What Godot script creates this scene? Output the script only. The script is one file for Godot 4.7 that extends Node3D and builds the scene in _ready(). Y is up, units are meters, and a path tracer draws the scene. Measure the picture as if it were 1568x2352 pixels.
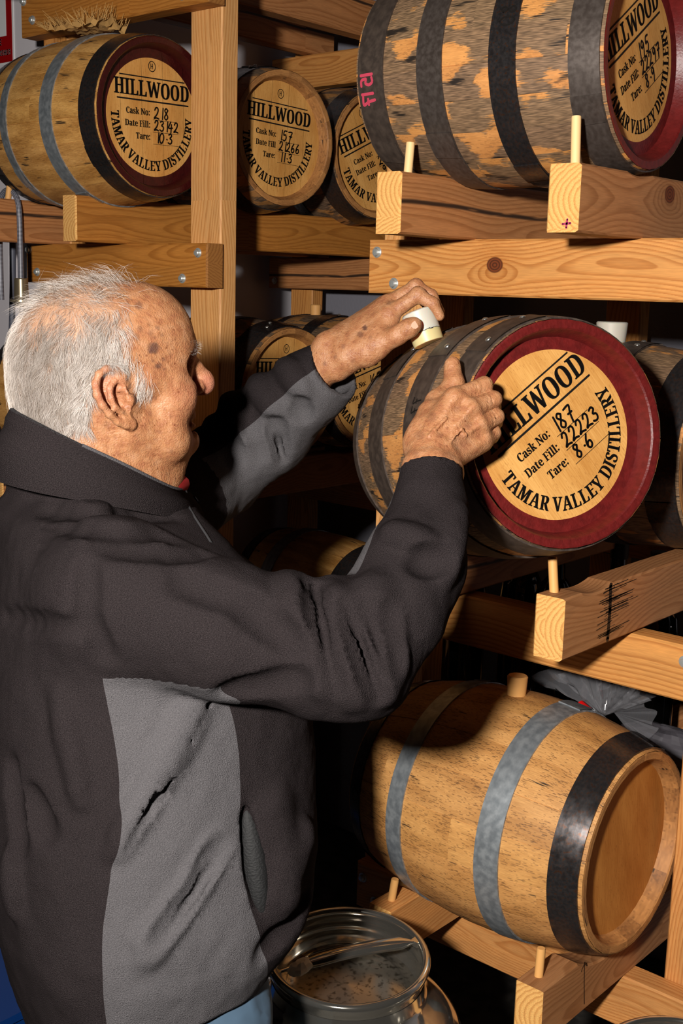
extends Node3D
# A distiller in a dark fleece eases the bung of a small oak cask on a pine barrel rack.
# World: +X runs along the rack front, -Z goes into the rack, Y is up, metres.

const FOCAL := 2750.0            # focal length in pixels of a 1568 x 2352 picture
const EYE := Vector3(0, 1.65, 0)
var fwd: Vector3
var right: Vector3
var up: Vector3
var M := {}                      # materials
var meshes := {}                 # shared meshes
var used := {}
var rng := RandomNumberGenerator.new()
var serif_bold: Font
var sans_bold: Font


func _ready() -> void:
	# ---- camera, light, exposure -------------------------------------------------
	var yaw := deg_to_rad(41.0)
	var pitch := deg_to_rad(10.7)
	var roll := deg_to_rad(1.5)
	var fh := Vector3(-sin(yaw), 0, -cos(yaw))
	var rh := Vector3(cos(yaw), 0, -sin(yaw))
	fwd = fh * cos(pitch) - Vector3.UP * sin(pitch)
	var u0 := Vector3.UP * cos(pitch) + fh * sin(pitch)
	right = rh * cos(roll) + u0 * sin(roll)
	up = u0 * cos(roll) - rh * sin(roll)
	var cam := Camera3D.new()
	cam.name = "camera"
	cam.transform = Transform3D(Basis(right, up, -fwd), EYE)
	cam.keep_aspect = Camera3D.KEEP_HEIGHT
	cam.fov = rad_to_deg(2.0 * atan(1176.0 / FOCAL))
	cam.near = 0.05
	cam.far = 50.0
	add_child(cam)
	cam.current = true
	var we := WorldEnvironment.new()
	we.name = "world_environment"
	var env := Environment.new()
	env.background_mode = Environment.BG_COLOR
	env.background_color = Color.BLACK
	env.tonemap_mode = Environment.TONE_MAPPER_LINEAR
	env.tonemap_exposure = 1.0
	env.sdfgi_enabled = true
	env.ssao_enabled = true
	env.ssil_enabled = true
	we.environment = env
	add_child(we)
	# the photographer's flash, held up and to the left of the camera
	var flash := SpotLight3D.new()
	flash.name = "flash"
	flash.position = EYE - rh * 0.35 + up * 0.22 - fh * 0.25
	flash.look_at_from_position(flash.position, at(1150, 1080, 1.75), Vector3.UP)
	flash.spot_angle = 56.0
	flash.spot_angle_attenuation = 1.0
	flash.spot_range = 12.0
	flash.spot_attenuation = 2.0
	flash.light_energy = FLASH
	flash.light_color = Color(1.0, 0.978, 0.95)
	flash.light_size = 0.05
	flash.shadow_enabled = true
	add_child(flash)

	# ---- the place ---------------------------------------------------------------
	serif_bold = _font("Droid Serif", 700)
	sans_bold = _font("Droid Sans", 700)
	make_materials()
	make_room()
	make_racks()
	make_barrels()
	make_still_life()
	make_person()


const FLASH := 7.6


func _font(face: String, weight: int) -> Font:
	var f := SystemFont.new()
	f.font_names = PackedStringArray([face])
	f.font_weight = weight
	return f


# ---- small helpers ------------------------------------------------------------------

func at(px: float, py: float, depth: float) -> Vector3:
	return EYE + (fwd + right * ((px - 784.0) / FOCAL) - up * ((py - 1176.0) / FOCAL)) * depth


func numbered(called: String) -> String:
	if not used.has(called):
		used[called] = 0
		return called
	used[called] += 1
	return "%s_%03d" % [called, used[called]]


func thing(called: String, label: String, category: String, pos := Vector3.ZERO, group := "") -> Node3D:
	var o := Node3D.new()
	o.name = numbered(called)
	o.position = pos
	add_child(o, true)
	o.set_meta("label", label)
	o.set_meta("category", category)
	if group != "":
		o.set_meta("group", group)
	return o


func part(called: String, mesh: Mesh, mats, parent: Node3D, xf := Transform3D()) -> MeshInstance3D:
	var o := MeshInstance3D.new()
	o.name = numbered(called) if parent == self else called
	o.mesh = mesh
	o.transform = xf
	if mats is Array:
		for i in mats.size():
			o.set_surface_override_material(i, mats[i])
	else:
		for i in mesh.get_surface_count():
			o.set_surface_override_material(i, mats)
	parent.add_child(o, true)
	if parent != self:
		var base := called
		var k := 0
		var taken := {}
		for c in parent.get_children():
			if c != o:
				taken[str(c.name)] = true
		var want := base
		while taken.has(want):
			k += 1
			want = "%s_%03d" % [base, k]
		o.name = want
	return o


func structure(called: String, mesh: Mesh, mat, xf := Transform3D()) -> MeshInstance3D:
	var o := part(called, mesh, mat, self, xf)
	o.set_meta("kind", "structure")
	return o


class MB:                         # collects triangles; turns each so that it faces the way its normals do
	var v := PackedVector3Array()
	var n := PackedVector3Array()
	var t := PackedVector2Array()
	var c := PackedColorArray()
	var tint := Color.WHITE
	var xf := Transform3D()

	func tri(a: Vector3, b: Vector3, d: Vector3, na: Vector3, nb: Vector3, nd: Vector3, ta := Vector2.ZERO, tb := Vector2.ZERO, td := Vector2.ZERO) -> void:
		a = xf * a
		b = xf * b
		d = xf * d
		na = (xf.basis * na).normalized()
		nb = (xf.basis * nb).normalized()
		nd = (xf.basis * nd).normalized()
		if (d - a).cross(b - a).dot(na + nb + nd) >= 0.0:
			v.append(a); v.append(b); v.append(d)
			n.append(na); n.append(nb); n.append(nd)
			t.append(ta); t.append(tb); t.append(td)
		else:
			v.append(a); v.append(d); v.append(b)
			n.append(na); n.append(nd); n.append(nb)
			t.append(ta); t.append(td); t.append(tb)
		c.append(tint); c.append(tint); c.append(tint)

	func quad(a: Vector3, b: Vector3, d: Vector3, e: Vector3, na: Vector3, nb: Vector3, nd: Vector3, ne: Vector3, ta := Vector2.ZERO, tb := Vector2.ZERO, td := Vector2.ZERO, te := Vector2.ZERO) -> void:
		tri(a, b, d, na, nb, nd, ta, tb, td)
		tri(a, d, e, na, nd, ne, ta, td, te)

	func flat(a: Vector3, b: Vector3, d: Vector3, e: Vector3, out: Vector3, ta := Vector2.ZERO, tb := Vector2.ZERO, td := Vector2.ZERO, te := Vector2.ZERO) -> void:
		quad(a, b, d, e, out, out, out, out, ta, tb, td, te)

	func box(lo: Vector3, hi: Vector3) -> void:
		var q := func(i: int) -> Vector3: return Vector3(hi.x if i & 1 else lo.x, hi.y if i & 2 else lo.y, hi.z if i & 4 else lo.z)
		flat(q.call(1), q.call(3), q.call(7), q.call(5), Vector3.RIGHT)
		flat(q.call(0), q.call(2), q.call(6), q.call(4), Vector3.LEFT)
		flat(q.call(2), q.call(3), q.call(7), q.call(6), Vector3.UP)
		flat(q.call(0), q.call(1), q.call(5), q.call(4), Vector3.DOWN)
		flat(q.call(4), q.call(5), q.call(7), q.call(6), Vector3.BACK)
		flat(q.call(0), q.call(1), q.call(3), q.call(2), Vector3.FORWARD)

	func tube(path: PackedVector3Array, radii: PackedFloat32Array, sides := 8, capped := true, flatten := 1.0) -> void:
		var m := path.size()
		var u := Vector3.ZERO
		var rings := []
		var dirs := []
		var along := 0.0
		for i in m:
			var d := (path[mini(i + 1, m - 1)] - path[maxi(i - 1, 0)]).normalized()
			if i == 0:
				u = d.cross(Vector3.UP if absf(d.y) < 0.9 else Vector3.RIGHT).normalized()
			else:
				u = (u - d * u.dot(d)).normalized()
				along += path[i].distance_to(path[i - 1])
			var w := d.cross(u)
			var ring := []
			for k in sides:
				var a := TAU * k / sides
				ring.append([path[i] + (u * cos(a) + w * sin(a) * flatten) * radii[i], (u * cos(a) * flatten + w * sin(a)).normalized(), Vector2(along * 10.0, float(k) / sides)])
			rings.append(ring)
			dirs.append(d)
		for i in m - 1:
			for k in sides:
				var p = rings[i][k]
				var q = rings[i][(k + 1) % sides]
				var r = rings[i + 1][(k + 1) % sides]
				var s = rings[i + 1][k]
				quad(p[0], q[0], r[0], s[0], p[1], q[1], r[1], s[1], p[2], Vector2(p[2].x, p[2].y + 1.0 / sides), Vector2(s[2].x, s[2].y + 1.0 / sides), s[2])
		if capped:
			for e in [0, m - 1]:
				var out: Vector3 = -dirs[0] if e == 0 else dirs[m - 1]
				for k in sides:
					tri(path[e], rings[e][k][0], rings[e][(k + 1) % sides][0], out, out, out)

	func lathe(profile: PackedVector2Array, sides := 48, smooth := true, uscale := 1.0) -> void:   # profile (along x, radius), turned about the X axis
		var m := profile.size()
		var nn := []
		for i in m:
			var d := profile[mini(i + 1, m - 1)] - profile[maxi(i - 1, 0)]
			nn.append(Vector2(-d.y, d.x).normalized())
		for i in m - 1:
			var e := profile[i + 1] - profile[i]
			var fl := Vector2(-e.y, e.x).normalized()
			var n0: Vector2 = nn[i] if smooth else fl
			var n1: Vector2 = nn[i + 1] if smooth else fl
			for k in sides:
				var a := TAU * k / sides
				var b := TAU * (k + 1) / sides
				var pa := Vector2(cos(a), sin(a))
				var pb := Vector2(cos(b), sin(b))
				var f := func(q: Vector2, g: Vector2) -> Vector3: return Vector3(q.x, q.y * g.x, q.y * g.y)
				quad(f.call(profile[i], pa), f.call(profile[i], pb), f.call(profile[i + 1], pb), f.call(profile[i + 1], pa), f.call(n0, pa), f.call(n0, pb), f.call(n1, pb), f.call(n1, pa),
					Vector2(profile[i].x * uscale, a), Vector2(profile[i].x * uscale, b), Vector2(profile[i + 1].x * uscale, b), Vector2(profile[i + 1].x * uscale, a))

	func append_to(mesh: ArrayMesh) -> void:
		var a := []
		a.resize(Mesh.ARRAY_MAX)
		a[Mesh.ARRAY_VERTEX] = v
		a[Mesh.ARRAY_NORMAL] = n
		a[Mesh.ARRAY_TEX_UV] = t
		a[Mesh.ARRAY_COLOR] = c
		mesh.add_surface_from_arrays(Mesh.PRIMITIVE_TRIANGLES, a)


func commit(list) -> ArrayMesh:
	var m := ArrayMesh.new()
	for b in (list if list is Array else [list]):
		b.append_to(m)
	return m


# a polygon in (x, y), counter-clockwise, given a thickness along z, its edges eased; x is the way of the grain. Returns two surfaces: long grain, end grain.
func extruded(poly: PackedVector2Array, thick: float, ease_by := 0.003, shift := Vector2.ZERO) -> ArrayMesh:
	var side := MB.new()
	var ends := MB.new()
	var m := poly.size()
	var inner := PackedVector2Array()
	var en := []
	for i in m:
		var e := poly[(i + 1) % m] - poly[i]
		en.append(Vector2(e.y, -e.x).normalized())
	for i in m:
		var a: Vector2 = en[(i - 1 + m) % m]
		var b: Vector2 = en[i]
		inner.append(poly[i] - (a + b) * ease_by / (1.0 + a.dot(b)))
	var tris := Geometry2D.triangulate_polygon(inner)
	var h := thick / 2.0
	for s in [1.0, -1.0]:
		var out := Vector3(0, 0, s)
		var g := func(p: Vector2) -> Vector2: return Vector2(p.x, 0.5 - p.y / 0.1 + (0.0 if s > 0.0 else 0.37)) + shift
		for i in range(0, tris.size(), 3):
			var a := inner[tris[i]]
			var b := inner[tris[i + 1]]
			var d := inner[tris[i + 2]]
			side.tri(Vector3(a.x, a.y, s * h), Vector3(b.x, b.y, s * h), Vector3(d.x, d.y, s * h), out, out, out, g.call(a), g.call(b), g.call(d))
	for i in m:
		var j := (i + 1) % m
		var nn: Vector2 = en[i]
		var is_end: bool = absf(nn.x) > 0.7
		var to: MB = ends if is_end else side
		var rows := [[inner[i], inner[j], -h], [poly[i], poly[j], -h + ease_by], [poly[i], poly[j], h - ease_by], [inner[i], inner[j], h]]
		for k in 3:
			var nz: float = [-0.707, 0.0, 0.707][k]
			var f: float = 0.707 if k != 1 else 1.0
			var out := Vector3(nn.x * f, nn.y * f, nz)
			var w := func(p: Vector2, z: float) -> Vector2:
				return Vector2(p.y * 1.0, z / 0.1) + shift if is_end else Vector2(p.x, (z + 0.21) / 0.1) + shift
			var p0: Vector2 = rows[k][0]
			var p1: Vector2 = rows[k][1]
			var q0: Vector2 = rows[k + 1][0]
			var q1: Vector2 = rows[k + 1][1]
			var z0: float = rows[k][2]
			var z1: float = rows[k + 1][2]
			to.flat(Vector3(p0.x, p0.y, z0), Vector3(p1.x, p1.y, z0), Vector3(q1.x, q1.y, z1), Vector3(q0.x, q0.y, z1), out, w.call(p0, z0), w.call(p1, z0), w.call(q1, z1), w.call(q0, z1))
	return commit([side, ends])


func plank(length: float, high: float, thick: float, shift := Vector2.ZERO) -> ArrayMesh:
	var x := length / 2.0
	var y := high / 2.0
	return extruded(PackedVector2Array([Vector2(-x, -y), Vector2(x, -y), Vector2(x, y), Vector2(-x, y)]), thick, 0.003, shift)


# ---- materials ----------------------------------------------------------------------

func noise(sd: int, freq := 1.0, octaves := 3) -> FastNoiseLite:
	var f := FastNoiseLite.new()
	f.seed = sd
	f.noise_type = FastNoiseLite.TYPE_SIMPLEX_SMOOTH
	f.frequency = freq
	f.fractal_octaves = octaves
	return f


func picture(w: int, h: int, paint: Callable) -> Image:
	var bytes := PackedByteArray()
	bytes.resize(w * h * 3)
	var k := 0
	for y in h:
		for x in w:
			var c: Color = paint.call(float(x) / w, float(y) / h)
			bytes[k] = clampi(int(c.r * 255.0), 0, 255)
			bytes[k + 1] = clampi(int(c.g * 255.0), 0, 255)
			bytes[k + 2] = clampi(int(c.b * 255.0), 0, 255)
			k += 3
	return Image.create_from_data(w, h, false, Image.FORMAT_RGB8, bytes)


func relief(im: Image, strength: float) -> ImageTexture:
	var g: Image = im.duplicate()
	g.convert(Image.FORMAT_RGBA8)
	g.bump_map_to_normal_map(strength)
	return ImageTexture.create_from_image(g)


func std(color: Color, rough := 0.7, metal := 0.0, spec := 0.5) -> StandardMaterial3D:
	var m := StandardMaterial3D.new()
	m.albedo_color = color
	m.roughness = rough
	m.metallic = metal
	m.metallic_specular = spec
	return m


func noise_tex(sd: int, freq: float, octaves := 4, low := Color.BLACK, high := Color.WHITE, a := 0.0, b := 1.0, w := 512, h := 512, as_normal := false, bump := 4.0) -> NoiseTexture2D:
	var t := NoiseTexture2D.new()
	t.width = w
	t.height = h
	t.seamless = true
	t.noise = noise(sd, freq, octaves)
	if as_normal:
		t.as_normal_map = true
		t.bump_strength = bump
	else:
		var g := Gradient.new()
		g.offsets = PackedFloat32Array([a, b])
		g.colors = PackedColorArray([low, high])
		t.color_ramp = g
	return t


# flat-sawn pine: growth rings cut lengthwise, knots where branches pass through; one metre by ten centimetres
func pine(sd: int, early: Color, late: Color, knots: Array, pith: Vector2, ring: float, streak := []) -> StandardMaterial3D:
	var slow := noise(sd, 1.0, 2)
	var fine := noise(sd + 7, 1.0, 2)
	var knot := Color(0.36, 0.17, 0.07)
	var im := picture(1024, 128, func(u: float, v: float) -> Color:
		var y := (v - 0.5) * 0.1
		var k := 0.0
		var inside := 0.0
		var bend := 0.0
		var ringk := 0.0
		for q in knots:
			var d := Vector2((u - q.x) * 0.8, y - q.y).length()
			var r: float = q.z
			k = maxf(k, exp(-pow(d / (r * 2.6), 2.0)))
			bend += r * 1.5 * exp(-pow(d / (r * 2.4), 2.0))
			if d < r * 1.08:
				inside = maxf(inside, smoothstep(r * 1.08, r * 0.85, d))
				ringk = 0.5 + 0.5 * sin(d / r * 19.0)
		var cy := y - pith.x - slow.get_noise_2d(u * 2.2, 3.0) * 0.02
		var cz := pith.y + slow.get_noise_2d(u * 1.7, 9.0) * 0.018 - bend
		var rr := sqrt(cy * cy + cz * cz) + slow.get_noise_2d(u * 5.0, v * 3.0) * 0.0012
		var f := fposmod(rr / ring, 1.0)
		var l := smoothstep(0.35, 0.93, f) * (1.0 - smoothstep(0.93, 1.0, f))
		var fib := fine.get_noise_2d(u * 26.0, v * 120.0)
		var tone := slow.get_noise_2d(u * 1.3, v * 1.5 + 20.0)
		var c := early.lerp(late, clampf(l * 0.5 + 0.1 + k * 0.3 + 0.1 * tone, 0.0, 1.0))
		c = c * (1.0 + 0.09 * fib + 0.08 * tone)
		c = c.lerp(knot * (0.75 + 0.5 * ringk), inside)
		for q in streak:
			var w := absf(y - q.x - slow.get_noise_2d(u * 3.0, 40.0) * 0.006)
			c = c.lerp(Color(0.13, 0.09, 0.07), smoothstep(q.y, q.y * 0.2, w) * smoothstep(-0.75, -0.2, fine.get_noise_2d(u * 9.0, v * 9.0)) * 0.85)
		return c)
	var m := std(Color.WHITE, 0.56, 0.0, 0.4)
	m.albedo_texture = ImageTexture.create_from_image(im)
	m.normal_enabled = true
	m.normal_texture = relief(im, 1.2)
	m.normal_scale = 0.5
	m.texture_filter = BaseMaterial3D.TEXTURE_FILTER_LINEAR_WITH_MIPMAPS_ANISOTROPIC
	return m


func end_grain(sd: int, early: Color, late: Color) -> StandardMaterial3D:
	var slow := noise(sd, 1.0, 2)
	var im := picture(128, 128, func(u: float, v: float) -> Color:
		var p := Vector2((u - 0.3) * 0.12 + slow.get_noise_2d(u * 6.0, v * 6.0) * 0.002, (v - 1.5) * 0.05)
		var f := fposmod(p.length() / 0.0042, 1.0)
		var c := early.lerp(late, smoothstep(0.4, 0.95, f) * 0.42)
		return c * (1.0 + 0.14 * slow.get_noise_2d(u * 90.0, v * 60.0)))
	var m := std(Color.WHITE, 0.75, 0.0, 0.3)
	m.albedo_texture = ImageTexture.create_from_image(im)
	m.uv1_scale = Vector3(8.0, 1.0, 1.0)
	return m


# oak along a stave: 0.5 m by 0.25 m; fresh wood under a skin of grey weathering, char stains and scrapes
func oak(sd: int, fresh: Color, dark: Color, weather: Color, amount: float, stain: float, dash: float) -> StandardMaterial3D:
	var a := noise(sd, 1.0, 3)
	var b := noise(sd + 3, 1.0, 2)
	var im := picture(640, 320, func(u: float, v: float) -> Color:
		var fib := b.get_noise_2d(u * 16.0, v * 210.0)
		var fib2 := b.get_noise_2d(u * 24.0 + 9.0, v * 290.0)
		var broad := a.get_noise_2d(u * 3.0, v * 5.0)
		var c := fresh.lerp(dark, clampf(0.35 + 0.55 * broad + 0.35 * fib, 0.0, 1.0))
		c = c * (1.0 + 0.10 * fib2)
		if dash > 0.0:
			c = c.lerp(Color(0.22, 0.14, 0.08), smoothstep(0.34, 0.52, fib2 + 0.25 * broad) * dash)
		if amount > 0.0:
			var patch := a.get_noise_2d(u * 4.6 + 31.0, v * 3.6) * 1.25 + 0.26 * b.get_noise_2d(u * 9.0, v * 110.0) + 0.10 * b.get_noise_2d(u * 40.0, v * 30.0) + amount
			var w := smoothstep(-0.06, 0.10, patch)
			c = c.lerp(weather * (1.0 + 0.5 * fib + 0.3 * fib2), w * 0.93)
		if stain > 0.0:
			var s := a.get_noise_2d(u * 4.0 + 71.0, v * 8.0 + 5.0) + 0.3 * b.get_noise_2d(u * 10.0 + 4.0, v * 140.0)
			c = c.lerp(Color(0.105, 0.085, 0.075), smoothstep(0.62 - stain, 0.80 - stain, s) * 0.88)
		return c)
	var m := std(Color.WHITE, 0.6, 0.0, 0.4)
	m.albedo_texture = ImageTexture.create_from_image(im)
	m.normal_enabled = true
	m.normal_texture = relief(im, 1.6)
	m.normal_scale = 0.6
	m.vertex_color_use_as_albedo = true
	return m


func make_materials() -> void:
	var e1 := Color(0.80, 0.565, 0.315)
	var l1 := Color(0.60, 0.345, 0.135)
	M.pine = [
		pine(1, e1, l1, [Vector3(0.63, -0.002, 0.0125)], Vector2(0.004, 0.03), 0.0052),
		pine(2, Color(0.79, 0.555, 0.30), Color(0.58, 0.34, 0.14), [], Vector2(-0.01, 0.022), 0.0075),
		pine(3, Color(0.78, 0.55, 0.32), Color(0.62, 0.37, 0.17), [Vector3(0.27, 0.006, 0.011)], Vector2(0.03, 0.035), 0.0048),
		pine(4, Color(0.69, 0.47, 0.29), Color(0.52, 0.315, 0.165), [], Vector2(0.02, 0.028), 0.0062, [Vector2(-0.016, 0.005)]),
		pine(5, Color(0.66, 0.46, 0.295), Color(0.50, 0.31, 0.17), [Vector3(0.38, -0.018, 0.013)], Vector2(0.0, 0.05), 0.0045),
		pine(5, Color(0.70, 0.46, 0.20), Color(0.53, 0.31, 0.10), [], Vector2(0.01, 0.02), 0.0065),
		pine(6, Color(0.83, 0.62, 0.39), Color(0.67, 0.43, 0.21), [], Vector2(0.06, 0.04), 0.0065),
	]
	M.end = end_grain(11, Color(0.86, 0.66, 0.39), Color(0.62, 0.36, 0.15))
	M.end_dark = end_grain(12, Color(0.60, 0.40, 0.20), Color(0.42, 0.24, 0.10))
	M.dowel = std(Color(0.85, 0.63, 0.37), 0.55, 0.0, 0.4)
	M.dowel_pale = std(Color(0.90, 0.75, 0.53), 0.55, 0.0, 0.4)
	# oak casks
	M.oak_fresh = oak(21, Color(0.79, 0.585, 0.35), Color(0.62, 0.42, 0.22), Color(0.42, 0.34, 0.27), 0.0, 0.02, 0.55)
	M.oak_amber = oak(24, Color(0.84, 0.64, 0.37), Color(0.58, 0.38, 0.16), Color(0.50, 0.35, 0.17), -0.05, 0.08, 0.25)
	M.oak_grey = oak(27, Color(0.82, 0.58, 0.33), Color(0.70, 0.46, 0.24), Color(0.44, 0.355, 0.275), 0.26, 0.16, 0.3)
	M.oak_worn = oak(30, Color(0.74, 0.53, 0.32), Color(0.56, 0.38, 0.20), Color(0.40, 0.325, 0.26), 0.02, 0.17, 0.3)
	M.chime = oak(33, Color(0.70, 0.49, 0.28), Color(0.48, 0.31, 0.17), Color(0.36, 0.27, 0.20), -0.1, 0.05, 0.3)
	var hw := noise(41, 1.0, 3)
	var hf := noise(42, 1.0, 2)
	var head_im := picture(448, 448, func(u: float, v: float) -> Color:
		var fib := hf.get_noise_2d(u * 190.0, v * 7.0)
		var f2 := hf.get_noise_2d(u * 420.0, v * 26.0 + 3.0)
		var broad := hw.get_noise_2d(u * 5.0, v * 1.6)
		var c := Color(0.84, 0.635, 0.36).lerp(Color(0.70, 0.475, 0.22), clampf(0.4 + 0.5 * broad + 0.42 * fib, 0.0, 1.0))
		c = c.lerp(Color(0.50, 0.32, 0.14), smoothstep(0.42, 0.75, f2) * 0.45)
		return c)
	M.head = std(Color.WHITE, 0.55, 0.0, 0.4)
	M.head.albedo_texture = ImageTexture.create_from_image(head_im)
	M.head.normal_enabled = true
	M.head.normal_texture = relief(head_im, 1.0)
	M.head.normal_scale = 0.4
	M.head_plain = M.head.duplicate()
	M.head_plain.albedo_color = Color(0.88, 0.78, 0.66)
	var red := noise_tex(51, 0.02, 4, Color(0.325, 0.07, 0.064), Color(0.395, 0.095, 0.088), 0.2, 0.8)
	M.red = std(Color.WHITE, 0.42, 0.0, 0.5)
	M.red.albedo_texture = red
	M.red.uv1_triplanar = true
	M.red.uv1_scale = Vector3(6, 6, 6)
	M.red.heightmap_enabled = true
	M.red.heightmap_texture = noise_tex(52, 0.06, 3)
	M.red.heightmap_scale = 0.03
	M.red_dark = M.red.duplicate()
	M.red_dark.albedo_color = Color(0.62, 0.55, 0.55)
	M.ink = std(Color(0.075, 0.062, 0.055), 0.75, 0.0, 0.3)
	M.marker = std(Color(0.05, 0.045, 0.05), 0.5, 0.0, 0.4)
	M.pink = std(Color(0.70, 0.21, 0.30), 0.7)
	# hoops
	M.galv = std(Color.WHITE, 0.4, 0.6, 0.5)
	M.galv.albedo_texture = noise_tex(61, 0.012, 5, Color(0.50, 0.525, 0.545), Color(0.66, 0.68, 0.695), 0.25, 0.75)
	M.galv.uv1_triplanar = true
	M.galv.uv1_scale = Vector3(9, 9, 9)
	M.steel_dark = std(Color.WHITE, 0.34, 0.7, 0.5)
	M.steel_dark.albedo_texture = noise_tex(62, 0.05, 5, Color(0.20, 0.185, 0.185), Color(0.262, 0.25, 0.255), 0.25, 0.75)
	var rusty := Gradient.new()
	rusty.offsets = PackedFloat32Array([0.25, 0.64, 0.74, 0.82])
	rusty.colors = PackedColorArray([Color(0.20, 0.185, 0.185), Color(0.26, 0.25, 0.255), Color(0.30, 0.235, 0.205), Color(0.33, 0.205, 0.14)])
	M.steel_dark.albedo_texture.color_ramp = rusty
	M.steel_dark.uv1_triplanar = true
	M.steel_dark.uv1_scale = Vector3(5, 5, 5)
	M.steel_dark.roughness_texture = noise_tex(63, 0.02, 4, Color(0.55, 0.55, 0.55), Color(1, 1, 1), 0.3, 0.7)
	M.steel_rust = std(Color.WHITE, 0.55, 0.45, 0.5)
	M.steel_rust.albedo_texture = noise_tex(64, 0.02, 5, Color(0.25, 0.212, 0.19), Color(0.35, 0.30, 0.265), 0.25, 0.75)
	M.steel_rust.uv1_triplanar = true
	M.steel_rust.uv1_scale = Vector3(6, 6, 6)
	M.steel_brown = std(Color.WHITE, 0.4, 0.5, 0.5)
	M.steel_brown.albedo_texture = noise_tex(65, 0.03, 5, Color(0.27, 0.235, 0.215), Color(0.36, 0.325, 0.305), 0.25, 0.75)
	M.steel_brown.uv1_triplanar = true
	M.steel_brown.uv1_scale = Vector3(6, 6, 6)
	M.rivet = std(Color(0.75, 0.74, 0.71), 0.3, 0.9)
	M.bolt = std(Color(0.74, 0.75, 0.74), 0.34, 0.6)
	# steel keg
	M.steel = std(Color(0.82, 0.80, 0.76), 0.13, 0.95)
	M.steel.roughness_texture = noise_tex(66, 0.01, 3, Color(0.7, 0.7, 0.7), Color(1, 1, 1), 0.2, 0.8)
	M.steel.uv1_triplanar = true
	M.steel.uv1_scale = Vector3(3, 3, 3)
	M.steel_lid = std(Color.WHITE, 0.16, 0.92)
	M.steel_lid.albedo_texture = noise_tex(67, 0.04, 5, Color(0.40, 0.37, 0.33), Color(0.66, 0.63, 0.58), 0.18, 0.42)
	M.steel_lid.uv1_triplanar = true
	M.steel_lid.uv1_scale = Vector3(4, 4, 4)
	M.brass = std(Color(0.60, 0.54, 0.43), 0.3, 0.75)
	M.rubber = std(Color(0.03, 0.03, 0.03), 0.6)
	M.grime = std(Color(0.13, 0.05, 0.04), 0.7)
	M.paper = std(Color(0.85, 0.82, 0.76), 0.85)
	M.paper.backlight_enabled = true
	M.paper.backlight = Color(0.3, 0.29, 0.27)
	M.silicone = std(Color(0.76, 0.74, 0.69), 0.42, 0.0, 0.5)
	M.silicone.subsurf_scatter_enabled = true
	M.silicone.subsurf_scatter_strength = 0.5
	M.silicone_amber = std(Color(0.80, 0.73, 0.53), 0.42, 0.0, 0.5)
	M.silicone_amber.subsurf_scatter_enabled = true
	M.silicone_amber.subsurf_scatter_strength = 0.4
	M.glass = std(Color(0.05, 0.07, 0.06), 0.05, 0.0, 0.6)
	M.glass_black = std(Color(0.022, 0.02, 0.018), 0.06, 0.0, 0.6)
	M.plastic = std(Color(0.62, 0.62, 0.64, 0.22), 0.12, 0.0, 0.6)
	M.plastic.transparency = BaseMaterial3D.TRANSPARENCY_ALPHA
	M.plastic_grey = std(Color(0.30, 0.29, 0.31), 0.28, 0.0, 0.6)
	M.red_plastic = std(Color(0.80, 0.05, 0.05), 0.3)
	M.hessian = std(Color(0.74, 0.57, 0.33), 0.9)
	var braid := picture(32, 32, func(u: float, v: float) -> Color:
		var a := fposmod(u + v, 0.5) < 0.25
		var b := fposmod(u - v, 0.5) < 0.25
		return Color(0.80, 0.80, 0.82) if a != b else Color(0.30, 0.30, 0.33))
	M.braid = std(Color(0.72, 0.72, 0.75), 0.4, 0.1)
	M.braid.albedo_texture = ImageTexture.create_from_image(braid)
	M.braid.uv1_scale = Vector3(9, 3, 1)
	M.braid_dark = std(Color(0.34, 0.35, 0.40), 0.45, 0.1)
	# room
	M.wall = std(Color(0.47, 0.465, 0.50), 0.85)
	M.wall.heightmap_enabled = true
	M.wall.heightmap_texture = noise_tex(71, 0.08, 3)
	M.wall.heightmap_scale = 0.04
	M.wall.uv1_triplanar = true
	M.wall.uv1_scale = Vector3(2, 2, 2)
	M.trim = std(Color(0.80, 0.78, 0.80), 0.6)
	M.floor = std(Color.WHITE, 0.6)
	M.floor.albedo_texture = noise_tex(72, 0.02, 5, Color(0.16, 0.15, 0.14), Color(0.26, 0.25, 0.235), 0.3, 0.7)
	M.floor.uv1_triplanar = true
	M.floor.uv1_scale = Vector3(1.5, 1.5, 1.5)
	M.ceiling = std(Color(0.22, 0.21, 0.20), 0.9)
	M.wall_far = std(Color(0.22, 0.21, 0.20), 0.9)
	M.sign_red = std(Color(0.58, 0.02, 0.035), 0.4)
	M.sign_white = std(Color(0.86, 0.86, 0.86), 0.4)
	M.blue = std(Color(0.02, 0.22, 0.48), 0.45)
	M.purple = std(Color(0.62, 0.16, 0.34), 0.7)
	M.red_obj = std(Color(0.42, 0.02, 0.03), 0.5)
	# the man
	M.skin = std(Color.WHITE, 0.5, 0.0, 0.45)
	M.skin.vertex_color_use_as_albedo = true
	M.skin.subsurf_scatter_enabled = true
	M.skin.subsurf_scatter_strength = 0.12
	M.skin.heightmap_enabled = true
	M.skin.heightmap_texture = noise_tex(91, 0.05, 4)
	M.skin.heightmap_scale = 0.075
	M.skin.uv1_triplanar = true
	M.skin.uv1_scale = Vector3(14, 14, 14)
	var fr := RandomNumberGenerator.new()
	fr.seed = 61
	var freckles := Image.create(320, 320, false, Image.FORMAT_RGB8)
	freckles.fill(Color.WHITE)
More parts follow.
